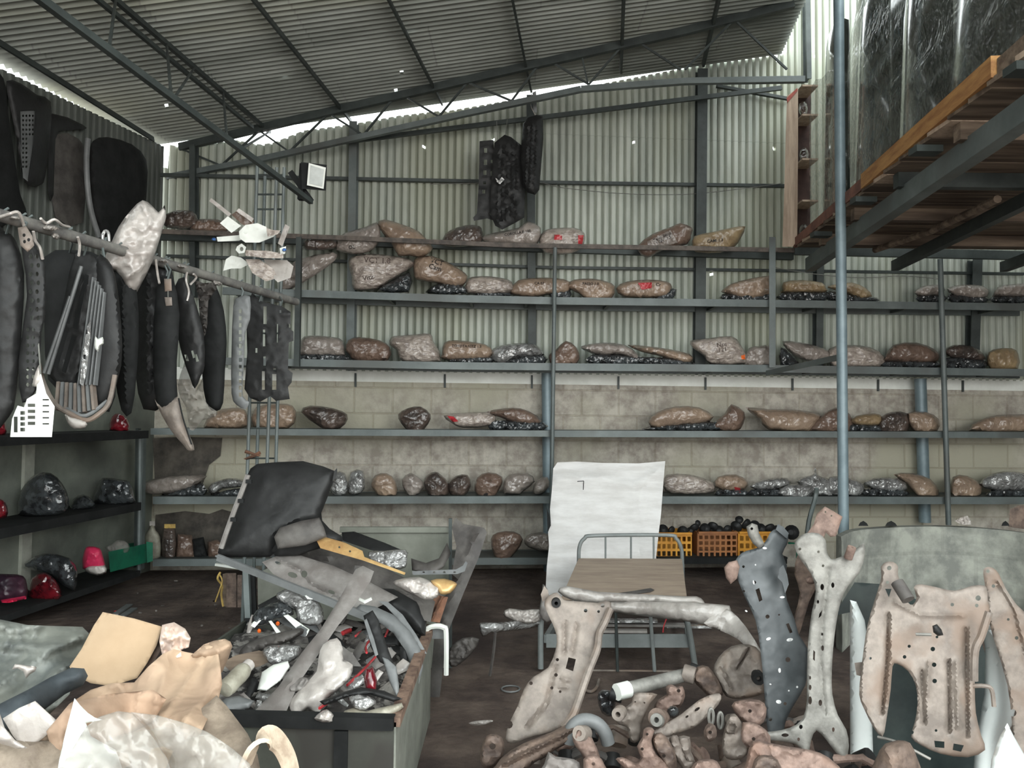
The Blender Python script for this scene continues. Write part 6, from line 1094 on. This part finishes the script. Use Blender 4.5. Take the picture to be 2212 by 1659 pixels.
# ================================================================== SUBFRAMES AND SUSPENSION PARTS, RIGHT FOREGROUND
def c_(x, y, r, r2=None): return circ(x, y, r, r2, 9)
def stamped(name, label, cat, ol, Y, m, holes, ridges=(), th=.035, d=.01, **k):
    k.setdefault('noise_', .0025); k.setdefault('nf', 7); k.setdefault('sm', 2); k.setdefault('res', 8.5); ridges = [(a, max(b, 8), c * .8) for a, b, c in ridges]
    t = Thing(name, label, cat); sf = Surf(ol, Y, thick=th, dome=d, holes=holes, ridges=ridges, edge=9, **k); t.part('pressing', sf.mesh(), m, ang=45); t.sf = sf; return t
def bush(t, x, y, rpx, Y, L=.05, ax=(0, -1, 0), m=blackp, nm='bushing', lab=None):
    c = P(x, y, Y); r = rpx * Y / F_PX; ax = Vector(ax).normalized()
    i = t.part(nm, lathe(c - ax * L / 2, [(r * .4, 0), (r * .95, 0), (r, L * .1), (r, L * .9), (r * .95, L), (r * .4, L), (r * .38, L * .6), (r * .38, .0)], 18, ax), m, label=lab); return i
Ya = tilt(1250, 1300, 3.45, 0, .55)
t = stamped('control_arm', 'tall dusty stamped suspension arm with a fork top, in front of the bed frame', 'suspension arm', [(1176, 1308), (1180, 1292), (1190, 1284), (1204, 1280), (1218, 1296), (1240, 1298), (1290, 1302), (1306, 1298), (1320, 1302), (1318, 1322), (1304, 1346), (1292, 1366), (1286, 1400), (1268, 1446), (1250, 1496), (1236, 1536), (1218, 1566), (1196, 1580), (1150, 1592), (1108, 1606), (1092, 1596), (1100, 1562), (1118, 1526), (1132, 1488), (1152, 1462), (1184, 1442), (1200, 1404), (1202, 1372), (1190, 1340)], Ya, castm,
    [c_(1201, 1301, 9), c_(1265, 1319, 4), c_(1302, 1308, 4.5), c_(1293, 1321, 3), c_(1204, 1425, 3.5), c_(1201, 1458, 4), c_(1192, 1486, 3.5), c_(1147, 1476, 4), c_(1099, 1565, 9), [(1228, 1420), (1244, 1424), (1238, 1450), (1222, 1444)], c_(1210, 1494, 3)],
    [([(1220, 1345), (1218, 1410)], 4, -.02), ([(1246, 1350), (1236, 1408)], 4, -.02), ([(1215, 1466), (1228, 1470)], 5, .018), ([(1210, 1482), (1224, 1486)], 5, .018), ([(1200, 1440), (1180, 1520), (1140, 1570)], 4, -.02)], th=.03)
t.part('flange', ptube([(1318, 1316, 3.42), (1306, 1345, 3.38), (1294, 1370, 3.36), (1290, 1402, 3.3), (1272, 1448, 3.24), (1254, 1500, 3.18), (1238, 1544, 3.12), (1216, 1572, 3.1)], .016, 7), castm)
bush(t, 1201, 1301, 10, 3.44, .04)
t.part('spike', surf([(1172, 1300), (1168, 1284), (1176, 1266), (1184, 1276), (1186, 1290)], 3.5, thick=.01), castm)
Yg = 3.05
t = stamped('dusty_arm', 'long dusty arm running down left below the tall stamped arm', 'suspension arm', [(1050, 1700), (1080, 1640), (1130, 1606), (1190, 1582), (1240, 1558), (1268, 1566), (1264, 1590), (1226, 1606), (1180, 1632), (1130, 1668), (1100, 1720)], tilt(1150, 1620, 2.95, .1, .4), castb, [], [([(1090, 1650), (1240, 1575)], 8, .04)], d=.05)
t = Thing('bright_link', 'bright straight link rod with a square end at the centre of the pile', 'link rod')
a, b = P(1345, 1492, 3.2), P(1480, 1458, 3.35); t.part('rod', tube([a + (a - b) * .02, a, b], [.026, .030, .028], 14), casta); t.part('end_cap', tube([a + (a - b).normalized() * .03, a + (b - a).normalized() * .03], .034, 14), white_m, label='bright end')
bush(t, 1332, 1500, 15, 3.22, .05, (1, -.3, -.2)); bush(t, 1488, 1456, 18, 3.33, .05, (1, -.4, -.2), castm); bush(t, 1500, 1452, 17, 3.42, .05, (1, -.3, -.3))
# black perforated plate
Yp = tilt(1660, 1350, 3.1, .1, .12)
t = stamped('perforated_plate', 'tall slate-grey perforated steel plate with pale smears, left of the bone-shaped member', 'plate', [(1586, 1222), (1596, 1200), (1612, 1190), (1640, 1182), (1656, 1166), (1664, 1150), (1680, 1142), (1702, 1152), (1700, 1176), (1690, 1196), (1700, 1222), (1696, 1260), (1700, 1296), (1716, 1336), (1726, 1372), (1744, 1400), (1744, 1440), (1740, 1480), (1712, 1528), (1696, 1562), (1690, 1590), (1662, 1590), (1654, 1540), (1650, 1480), (1642, 1400), (1632, 1340), (1612, 1296), (1596, 1258)], Yp, slate,
    [c_(1606, 1224, 3), c_(1607, 1277, 2.5), [(1632, 1274), (1640, 1270), (1647, 1296), (1640, 1300)], c_(1658, 1332, 4.5), c_(1683, 1328, 2), c_(1702, 1425, 5.5), [(1698, 1348), (1704, 1346), (1712, 1366), (1706, 1368)], c_(1664, 1554, 4), c_(1696, 1520, 3.5), c_(1630, 1258, 3.5), c_(1700, 1580, 3)], th=.02)
rr = random.Random(11)
for x, y, a, b in ((1628, 1258, 8, 3), (1652, 1184, 4, 8), (1660, 1380, 9, 5), (1706, 1382, 6, 12), (1684, 1448, 9, 5), (1682, 1516, 7, 10), (1612, 1320, 5, 3), (1690, 1290, 4, 9), (1722, 1484, 4, 4), (1704, 1492, 3, 3), (1664, 1478, 4, 3), (1632, 1220, 3, 3)):
    t.part('pale_smear', Surf(circ(x, y, a * .6, b * .6, 9, rr.uniform(0, 3)), lambda p, q, s=t.sf: s.at(p, q, .002)[0].y, thick=.001, res=4).mesh(), chalk, 0)
t.part('top_tab', surf([(1612, 1138), (1624, 1130), (1636, 1134), (1640, 1152), (1652, 1176), (1640, 1186), (1626, 1174), (1616, 1156)], 3.12, thick=.02, dome=.02, holes=[c_(1624, 1142, 3)], sm=1, res=6), casta); t.part('top_tab', surf([(1676, 1144), (1680, 1132), (1692, 1138), (1704, 1152), (1700, 1164)], 3.12, thick=.02), slate)
t.part('side_tab', surf([(1564, 1226), (1574, 1214), (1592, 1210), (1598, 1224), (1592, 1250), (1578, 1262), (1568, 1248)], 3.1, thick=.03, dome=.02, sm=1), castr, label='copper-coloured side tab')
t.part('side_tab', surf([(1684, 1228), (1692, 1220), (1700, 1240), (1704, 1262), (1696, 1282), (1690, 1258), (1680, 1248)], 3.05, thick=.02, sm=1), slate)
# bone-shaped cross member
Ym = tilt(1780, 1400, 2.95, -.1, .15)
t = stamped('cross_member', 'tall bone-shaped grey cross member full of holes, upright in the pile', 'cross member', [(1716, 1180), (1722, 1164), (1740, 1152), (1768, 1152), (1784, 1168), (1786, 1192), (1796, 1208), (1812, 1204), (1836, 1194), (1856, 1180), (1867, 1174), (1868, 1200), (1856, 1238), (1832, 1266), (1816, 1300), (1806, 1350), (1800, 1400), (1797, 1450), (1798, 1500), (1810, 1545), (1828, 1576), (1834, 1612), (1826, 1640), (1806, 1626), (1786, 1600), (1764, 1578), (1752, 1600), (1742, 1650), (1730, 1616), (1706, 1604), (1672, 1600), (1634, 1596), (1628, 1584), (1668, 1580), (1706, 1572), (1734, 1552), (1743, 1510), (1743, 1450), (1746, 1380), (1754, 1320), (1762, 1278), (1752, 1240), (1730, 1210)], Ym, casta,
    [c_(1776, 1268, 4, 7), c_(1799, 1264, 3.5, 6), c_(1767, 1300, 2.5, 4), [(1770, 1326), (1776, 1318), (1774, 1330), (1768, 1336)], c_(1777, 1400, 3, 6), [(1757, 1404), (1761, 1408), (1760, 1428), (1756, 1424)], [(1744, 1460), (1748, 1464), (1746, 1474), (1743, 1470)] and c_(1750, 1464, 2, 4), c_(1750, 1485, 3, 6), c_(1750, 1513, 4, 9), c_(1772, 1518, 4, 7), c_(1730, 1570, 4, 5), c_(1800, 1576, 3, 5), c_(1696, 1588, 8, 4), c_(1650, 1590, 3), c_(1768, 1192, 3), c_(1728, 1186, 3), c_(1778, 1222, 3), c_(1776, 1370, 2, 3), c_(1725, 1597, 3, 4)],
    [([(1790, 1230), (1778, 1330), (1772, 1430), (1782, 1540)], 8, -.012)], th=.045)
bush(t, 1836, 1194, 9, 2.96, .05, (.2, -.3, 1), castr)
t = stamped('pink_bracket', 'dusty pink bracket with a drilled plate on top of the bone-shaped member', 'bracket', [(1734, 1162), (1748, 1146), (1758, 1132), (1764, 1110), (1782, 1094), (1800, 1104), (1820, 1116), (1812, 1140), (1806, 1158), (1794, 1160), (1784, 1150), (1778, 1168), (1756, 1176), (1738, 1176)], tilt(1780, 1130, 3.15, 0, .2), castr, [c_(1783, 1106, 2), c_(1796, 1114, 2), c_(1772, 1160, 3)], sm=1)
solo('steel_strip', 'thin dark steel strip rising behind the pink bracket', 'strip', ptube([(1764, 1055, 3.4), (1760, 1080, 3.4), (1744, 1150, 3.3), (1742, 1300, 3.2)], .010, 6), steel_d)
t = stamped('suspension_arm', 'dusty brown arm standing between the slate plate and the bone-shaped member', 'suspension arm', [(1722, 1200), (1740, 1196), (1762, 1236), (1766, 1262), (1748, 1300), (1730, 1360), (1716, 1390), (1704, 1380), (1716, 1330), (1728, 1280), (1716, 1240)], 3.2, castb, [c_(1740, 1215, 4)])
t.part('knob', bundle(circ(1752, 1253, 12, 9), 3.1, .03).mesh(), castr, label='pinkish knob')
# big subframe
Ys = tilt(2000, 1400, 2.95, .05, .2)
t = stamped('subframe', 'large dusty pressed-steel subframe standing upright at the right', 'subframe', [(1866, 1400), (1874, 1350), (1888, 1300), (1902, 1256), (1904, 1240), (1903, 1224), (1914, 1214), (1930, 1214), (1940, 1224), (1940, 1242), (1950, 1270), (1960, 1300), (1972, 1306), (1980, 1290), (1974, 1268), (1990, 1262), (2030, 1270), (2062, 1276), (2096, 1266), (2120, 1264), (2132, 1270), (2134, 1300), (2138, 1318), (2126, 1350), (2112, 1384), (2106, 1420), (2106, 1480), (2108, 1540), (2120, 1590), (2128, 1620), (2090, 1636), (2030, 1628), (1990, 1610), (1968, 1592), (1976, 1560), (1982, 1520), (1978, 1480), (1962, 1450), (1938, 1434), (1928, 1440), (1924, 1490), (1914, 1560), (1906, 1592), (1886, 1570), (1866, 1530), (1856, 1500), (1860, 1450)], Ys, castm,
    [c_(1921, 1227, 5), c_(1917, 1258, 3.5), [(1912, 1272), (1926, 1272), (1920, 1290)], c_(2057, 1306, 4), c_(2113, 1292, 6), c_(2110, 1308, 4), c_(1964, 1396, 3.5), c_(1954, 1419, 4), c_(2015, 1402, 5), c_(2018, 1436, 5), c_(2019, 1471, 5), c_(1880, 1422, 3), c_(2024, 1376, 3), c_(1970, 1582, 4), c_(2022, 1578, 3), [(2018, 1600), (2040, 1602), (2040, 1616), (2020, 1614)], [(2060, 1606), (2082, 1610), (2076, 1624), (2058, 1620)]],
    [([(1918, 1330), (1916, 1420), (1905, 1540)], 7, -.04), ([(1990, 1450), (1996, 1560)], 6, -.03), ([(2048, 1430), (2050, 1580)], 6, -.035), ([(2086, 1360), (2088, 1590)], 6, -.03), ([(2006, 1430), (2004, 1500)], 8, .015), ([(2066, 1430), (2070, 1570)], 9, .02), ([(1930, 1300), (1990, 1330), (2080, 1330)], 7, .015)], th=.05, d=.012)
t.part('bushing_sleeve', tube([P(1938, 1258, 2.93), P(1962, 1296, 2.88)], .024, 14), dustp2, label='dark rubber sleeve')
t.part('rod', ptube([(2096, 1482, 2.93), (2128, 1482, 2.9), (2142, 1490, 2.9), (2147, 1526, 2.9)], .008, 7), castm)
t.part('side_flange', ptube([(2136, 1322, 2.9), (2120, 1372, 2.9), (2106, 1405, 2.9), (2104, 1470, 2.9)], .014, 7), castm); t.part('clip', bundle([(2014, 1352), (2024, 1348), (2034, 1360), (2038, 1372), (2026, 1374), (2016, 1366)], 2.88, .015).mesh(), blackp)
t.part('bolt', tube([P(1978, 1370, 2.88), P(2012, 1371, 2.86)], .006, 6), casta)
t.part('side_box', surf([(1846, 1432), (1862, 1430), (1864, 1462), (1850, 1458)], 2.96, thick=.04, sm=0), castm)
t = stamped('subframe', 'partly cropped dusty steel arm at the right photo edge beside the large subframe', 'subframe', [(2124, 1240), (2128, 1226), (2144, 1226), (2158, 1240), (2172, 1270), (2196, 1306), (2230, 1340), (2260, 1400), (2260, 1720), (2206, 1720), (2190, 1650), (2186, 1560), (2176, 1480), (2156, 1410), (2138, 1350), (2132, 1290)], 3.15, castm, [c_(2134, 1234, 4), c_(2146, 1266, 4), c_(2178, 1338, 3), c_(2196, 1378, 4), c_(2188, 1540, 8)], [([(2150, 1260), (2186, 1320), (2230, 1480)], 8, -.02)])
t = Thing('car_door', 'dark-windowed white car door standing behind the large subframe', 'car door')
t.part('panel', surf([(1836, 1296), (1850, 1300), (1868, 1340), (1880, 1420), (1884, 1560), (1890, 1740), (1836, 1740)], 3.42, thick=.04, dome=.04, sm=1), carw)
t.part('window', surf([(1800, 1330), (1846, 1258), (1910, 1262), (1990, 1300), (2104, 1330), (2130, 1420), (2124, 1740), (1880, 1740), (1872, 1400), (1850, 1320)], 3.62, thick=.02, res=24), mat('dark_tinted_window', (58, 68, 66), (44, 52, 52), 3, .25, coat=.5))
t = solo('white_bumper', 'overexposed white bumper behind the right side of the large subframe', 'bumper', surf([(2118, 1330), (2134, 1318), (2150, 1338), (2174, 1390), (2192, 1460), (2196, 1520), (2186, 1566), (2170, 1600), (2172, 1740), (2096, 1740), (2108, 1600), (2126, 1500), (2128, 1400)], 3.36, thick=.02, dome=.08, sm=1, res=14), carw)
solo('white_fender', 'white curved car fender in the bottom right corner', 'fender', surf([(2130, 1740), (2142, 1640), (2160, 1590), (2176, 1562), (2190, 1590), (2230, 1660), (2260, 1700), (2260, 1760)], 2.7, thick=.01, dome=.05, sm=1, res=12), carw)
solo('thin_rod', 'slim pale rod slanting down in front of the large subframe', 'rod', ptube([(1896, 1592, 2.8), (1940, 1604, 2.75), (2010, 1640, 2.7)], .005, 6), casta)
solo('grey_mount', 'brown-grey round mount at the foot of the large subframe', 'mount', bundle([(1900, 1620), (1925, 1602), (1955, 1600), (1975, 1620), (1990, 1700), (1880, 1700)], 2.72, .08, sm=2, noise_=.015).mesh(), castb)
# the pile
SP = 'suspension parts in the pile'
def piece(name, label, cat, ol, Y, m, holes=(), d=.03, th=.04, bs_=(), ridges=(), **k):
    k.setdefault('sm', 2); k.setdefault('noise_', .012); k.setdefault('nf', 12); k.setdefault('res', 7)
    t = Thing(name, label, cat, SP); t.part('casting', surf(ol, Y, thick=th, dome=d, holes=holes, ridges=ridges, edge=8, **k), m, ang=50)
    for b in bs_: bush(t, *b)
    return t
piece('lower_arm', 'pale triangular suspension arm leaning behind the slate plate', 'suspension arm', [(1540, 1452), (1552, 1420), (1580, 1396), (1618, 1392), (1644, 1410), (1652, 1470), (1650, 1498), (1600, 1510), (1568, 1504), (1556, 1480)], tilt(1600, 1450, 3.45, 0, .4), castm, [c_(1643, 1458, 3)], .04, ridges=[([(1618, 1400), (1592, 1448)], 4, -.03), ([(1560, 1440), (1580, 1490)], 5, .02)], bs_=[(1636, 1462, 14, 3.4, .05)])
piece('grey_bracket', 'grey folded bracket under the bright link rod', 'bracket', [(1330, 1552), (1345, 1532), (1364, 1518), (1370, 1498), (1395, 1496), (1420, 1500), (1404, 1520), (1388, 1560), (1380, 1600), (1362, 1602), (1354, 1570), (1338, 1566)], 3.05, castm, [c_(1372, 1516, 2), c_(1392, 1518, 2)], .02, bs_=[(1338, 1540, 14, 3.0, .05, (-.4, -1, .1), castm)])
piece('steering_knuckle', 'pinkish knuckle standing right behind the bright rod', 'knuckle', [(1412, 1534), (1420, 1512), (1440, 1500), (1438, 1484), (1450, 1478), (1462, 1484), (1474, 1482), (1480, 1504), (1470, 1526), (1452, 1534), (1446, 1548), (1424, 1548)], 3.15, castr, [c_(1466, 1492, 4)], .05)
t = Thing('bushing', 'large double-ringed metal bushing in the middle of the pile', 'bushing', SP); bush(t, 1424, 1552, 20, 2.95, .07, (-.5, -1, .5), castb, 'sleeve'); bush(t, 1420, 1556, 14, 2.9, .03, (-.5, -1, .5), casta, 'inner_ring')
solo('ball_joint', 'round black glossy ball joint right of the double-ringed bushing', 'ball joint', bundle(circ(1454, 1538, 14, 14, 12), 3.0, .035).mesh(), lampg, SP)
piece('suspension_arm', 'flat grey arm with two slots crossing the pile', 'suspension arm', [(1410, 1582), (1432, 1566), (1470, 1544), (1510, 1512), (1545, 1498), (1558, 1502), (1552, 1522), (1520, 1556), (1494, 1574), (1450, 1588), (1424, 1594)], tilt(1480, 1550, 2.95, .2, .5), castm, [circ(1506, 1532, 7, 3, 8, -.6), circ(1484, 1548, 4, 2.5, 8, -.6)], .01)
piece('steering_knuckle', 'salmon-coloured forked knuckle at the bottom centre', 'knuckle', [(1376, 1612), (1388, 1592), (1390, 1576), (1402, 1570), (1414, 1578), (1408, 1600), (1418, 1630), (1440, 1648), (1450, 1680), (1380, 1690), (1350, 1660), (1330, 1640), (1345, 1636), (1372, 1646), (1384, 1636)], 2.72, castr, [c_(1398, 1586, 3), c_(1387, 1618, 3.5)], .05)
piece('oval_mount', 'grey-brown oval mount right of the salmon knuckle', 'mount', [(1410, 1590), (1428, 1582), (1450, 1606), (1462, 1640), (1458, 1672), (1440, 1664), (1424, 1636), (1410, 1610)], 2.75, castb, [c_(1434, 1633, 4)], .05)
piece('hub_plate', 'rounded grey hub plate with a raised ring at the lower right of the pile', 'hub', [(1560, 1600), (1566, 1572), (1578, 1544), (1592, 1546), (1604, 1566), (1618, 1596), (1618, 1622), (1604, 1638), (1580, 1642), (1562, 1630)], 2.85, castm, [], .03, ridges=[(circ(1580, 1572, 11, 11, 12) + [(1591, 1572)], 4, .03)])
for i, (x, y, l) in enumerate(((1556, 1556, 'thin steel ring standing in the pile, right one'), (1536, 1548, 'thin steel ring standing in the pile, left one'))):
    solo('steel_ring', l, 'ring', ptube([(x + 5 * math.cos(a), y + 17 * math.sin(a), 2.9) for a in [k * .5236 for k in range(13)]], .006, 6, 2), casta, SP)
piece('curved_horn', 'pale curved horn-like casting below the slotted arm', 'casting', [(1446, 1594), (1462, 1588), (1476, 1612), (1484, 1640), (1500, 1646), (1486, 1668), (1466, 1650), (1450, 1620)], 2.78, castm, [], .04)
piece('pipe_stub', 'short pale pipe stub standing below the slotted arm', 'pipe', [(1464, 1592), (1490, 1592), (1492, 1622), (1502, 1646), (1484, 1650), (1470, 1622)], 2.8, castm, [], .05)
piece('pinion_flange', 'small crown-shaped brown flange in the pile', 'flange', [(1520, 1580), (1530, 1562), (1545, 1568), (1548, 1590), (1536, 1602), (1524, 1598)], 2.8, castb, [c_(1534, 1582, 4)], .04)
piece('pink_slab', 'broad dusty pink casting along the bottom under the bone-shaped member', 'casting', [(1626, 1600), (1660, 1604), (1700, 1612), (1750, 1620), (1790, 1636), (1830, 1680), (1830, 1740), (1600, 1740), (1610, 1650)], tilt(1700, 1640, 2.6, 0, .3), castr, [], .06)
piece('rough_casting', 'rough salmon casting left of the slate plate foot', 'casting', [(1580, 1524), (1600, 1512), (1640, 1512), (1656, 1530), (1650, 1560), (1630, 1570), (1600, 1556)], 3.05, castr, [c_(1620, 1536, 4)], .05)
piece('toothed_casting', 'knobbed pale casting at the left foot of the bone-shaped member', 'casting', [(1604, 1560), (1640, 1566), (1664, 1590), (1660, 1622), (1636, 1640), (1620, 1620), (1600, 1600)], 2.85, castr, [c_(1628, 1596, 4)], .06)
piece('round_mount', 'round brown engine mount at the bottom below the hub plate', 'mount', [(1630, 1640), (1650, 1630), (1680, 1640), (1690, 1680), (1640, 1700), (1624, 1670)], 2.55, castb, [], .07)
piece('bottom_boss', 'big rounded pinkish boss at the bottom edge', 'casting', [(1492, 1660), (1510, 1642), (1540, 1640), (1556, 1656), (1560, 1700), (1490, 1700)], 2.6, castr, [], .08)
solo('grey_hose', 'grey rubber hose arching at the foot of the tall stamped arm', 'hose', ptube([(1228, 1604, 2.95), (1236, 1572, 2.95), (1260, 1556, 2.95), (1288, 1562, 2.95), (1306, 1582, 2.95), (1314, 1606, 2.95)], .026, 12), greyp)
piece('arm_end', 'dusty ringed arm end beside the grey hose', 'suspension arm', [(1236, 1590), (1252, 1572), (1268, 1576), (1282, 1600), (1296, 1634), (1300, 1680), (1270, 1700), (1262, 1640), (1244, 1614)], 2.85, castr, [], .05, bs_=[(1258, 1584, 16, 2.82, .06, (-.6, -1, .4), castm)])
piece('forked_arm', 'salmon forked arm at the bottom left of centre', 'suspension arm', [(1260, 1640), (1282, 1630), (1300, 1640), (1316, 1670), (1350, 1700), (1270, 1720), (1264, 1680)], 2.7, castr, [c_(1282, 1650, 4)], .05)
piece('grey_shield', 'grey bent shield at the bottom left of the pile', 'shield', [(1176, 1650), (1184, 1624), (1200, 1634), (1240, 1640), (1256, 1660), (1250, 1720), (1140, 1720)], 2.75, dustp, [], .04)
piece('pale_wedge', 'pale wedge-shaped scrap on the floor left of the tall arm', 'scrap', [(1012, 1562), (1030, 1557), (1060, 1555), (1064, 1559), (1044, 1566), (1024, 1567)], 3.99, filmw, [], .01, .01, res=4)
piece('dark_block', 'dark knobbed casting at the lower left of the tall arm', 'casting', [(1036, 1640), (1044, 1600), (1060, 1585), (1084, 1592), (1090, 1620), (1076, 1650), (1050, 1662)], 3.1, castb, [c_(1064, 1612, 7)], .06)
solo('wire_ring', 'thin wire ring lying on the floor left of the tall arm', 'ring', tube([atz(1103 + 20 * math.cos(a), 1488 + 7 * math.sin(a), .01) for a in [k * .5236 for k in range(13)]], .005, 6), greyp)
solo('hook', 'small pale curved hook lying behind the bright link rod', 'hook', ptube([(x, y, atz(x, y, .015).y) for x, y in ((1264, 1490), (1276, 1494), (1288, 1486), (1294, 1468))], .009, 7), castm)
solo('thin_leg', 'thin grey upright rod standing under the clear film tube', 'rod', ptube([(1070, 1366, 4.7), (1066, 1410, 4.7), (1058, 1460, 4.7)], .01, 6), dustp2)
piece('dark_valve', 'dark green-grey crumpled part behind the grey folded bracket', 'car part', [(1290, 1508), (1300, 1490), (1326, 1496), (1330, 1520), (1322, 1548), (1300, 1540)], 3.3, lampg, [], .05)
piece('wheel_hub', 'dark dirty hub behind the right end of the bright rod', 'hub', [(1496, 1466), (1506, 1440), (1530, 1440), (1552, 1470), (1562, 1500), (1540, 1510), (1516, 1490)], 3.4, castb, [], .06)
rr = random.Random(21)
def rarm(p, q, r, m, cup):
    t = Thing('suspension_link', f"{ {'brown_cast': 'brown', 'rusty_pink_steel': 'pinkish', 'dusty_bare_steel': 'dusty pale', 'dusty_dark_plastic': 'dark'}[m.name]} link jumbled at the {'near' if p.y < 2.85 else 'far'} {'left' if p.x < .55 else ('middle' if p.x < .95 else 'right')} of the suspension pile", 'link', 'small links deep in the pile'); d = (q - p).normalized(); mid = (p + q) / 2 + Vector((0, 0, .02))
    t.part('arm', tube([p, p.lerp(mid, .5) + Vector((0, 0, .012)), mid + Vector((0, 0, .02)), q.lerp(mid, .5) + Vector((0, 0, .012)), q], [r * 1.3, r, r * .8, r, r * 1.2], 8), m)
    s = d.cross(Vector((rr.uniform(-.5, .5), rr.uniform(-1, 0), rr.uniform(.2, 1)))).normalized()
    for e in (p, q): t.part('bushing', lathe(e - s * r * 1.6, [(r * .7, 0), (r * 1.9, 0), (r * 2, r * .3), (r * 2, r * 2.9), (r * 1.9, r * 3.2), (r * .7, r * 3.2)], 12, s), cup)
for i in range(46):
    X = rr.uniform(.12, 1.36); Y = rr.uniform(2.55, 3.35); z = rr.uniform(.04, .36) * (1 - .3 * abs(X - .8)); a = rr.uniform(0, 6.28); L = rr.uniform(.07, .17)
    if X > .95 and Y < 2.75: z *= .5
    p = Vector((X - L * math.cos(a), Y - L * math.sin(a) * .6, z + rr.uniform(-.04, .08))); q = Vector((X + L * math.cos(a), Y + L * math.sin(a) * .6, z + rr.uniform(-.04, .08))); p.z = max(.04, p.z); q.z = max(.04, q.z)
    rarm(p, q, rr.uniform(.011, .022), rr.choice((castb, castr, castb, castm, dustp2)), rr.choice((castb, blackp, castm, castr)))
for t in THINGS: t.build()
so.rotation_euler = (P(395, 1480, 2.25) - so.location).to_track_quat('-Z', 'Y').to_euler()
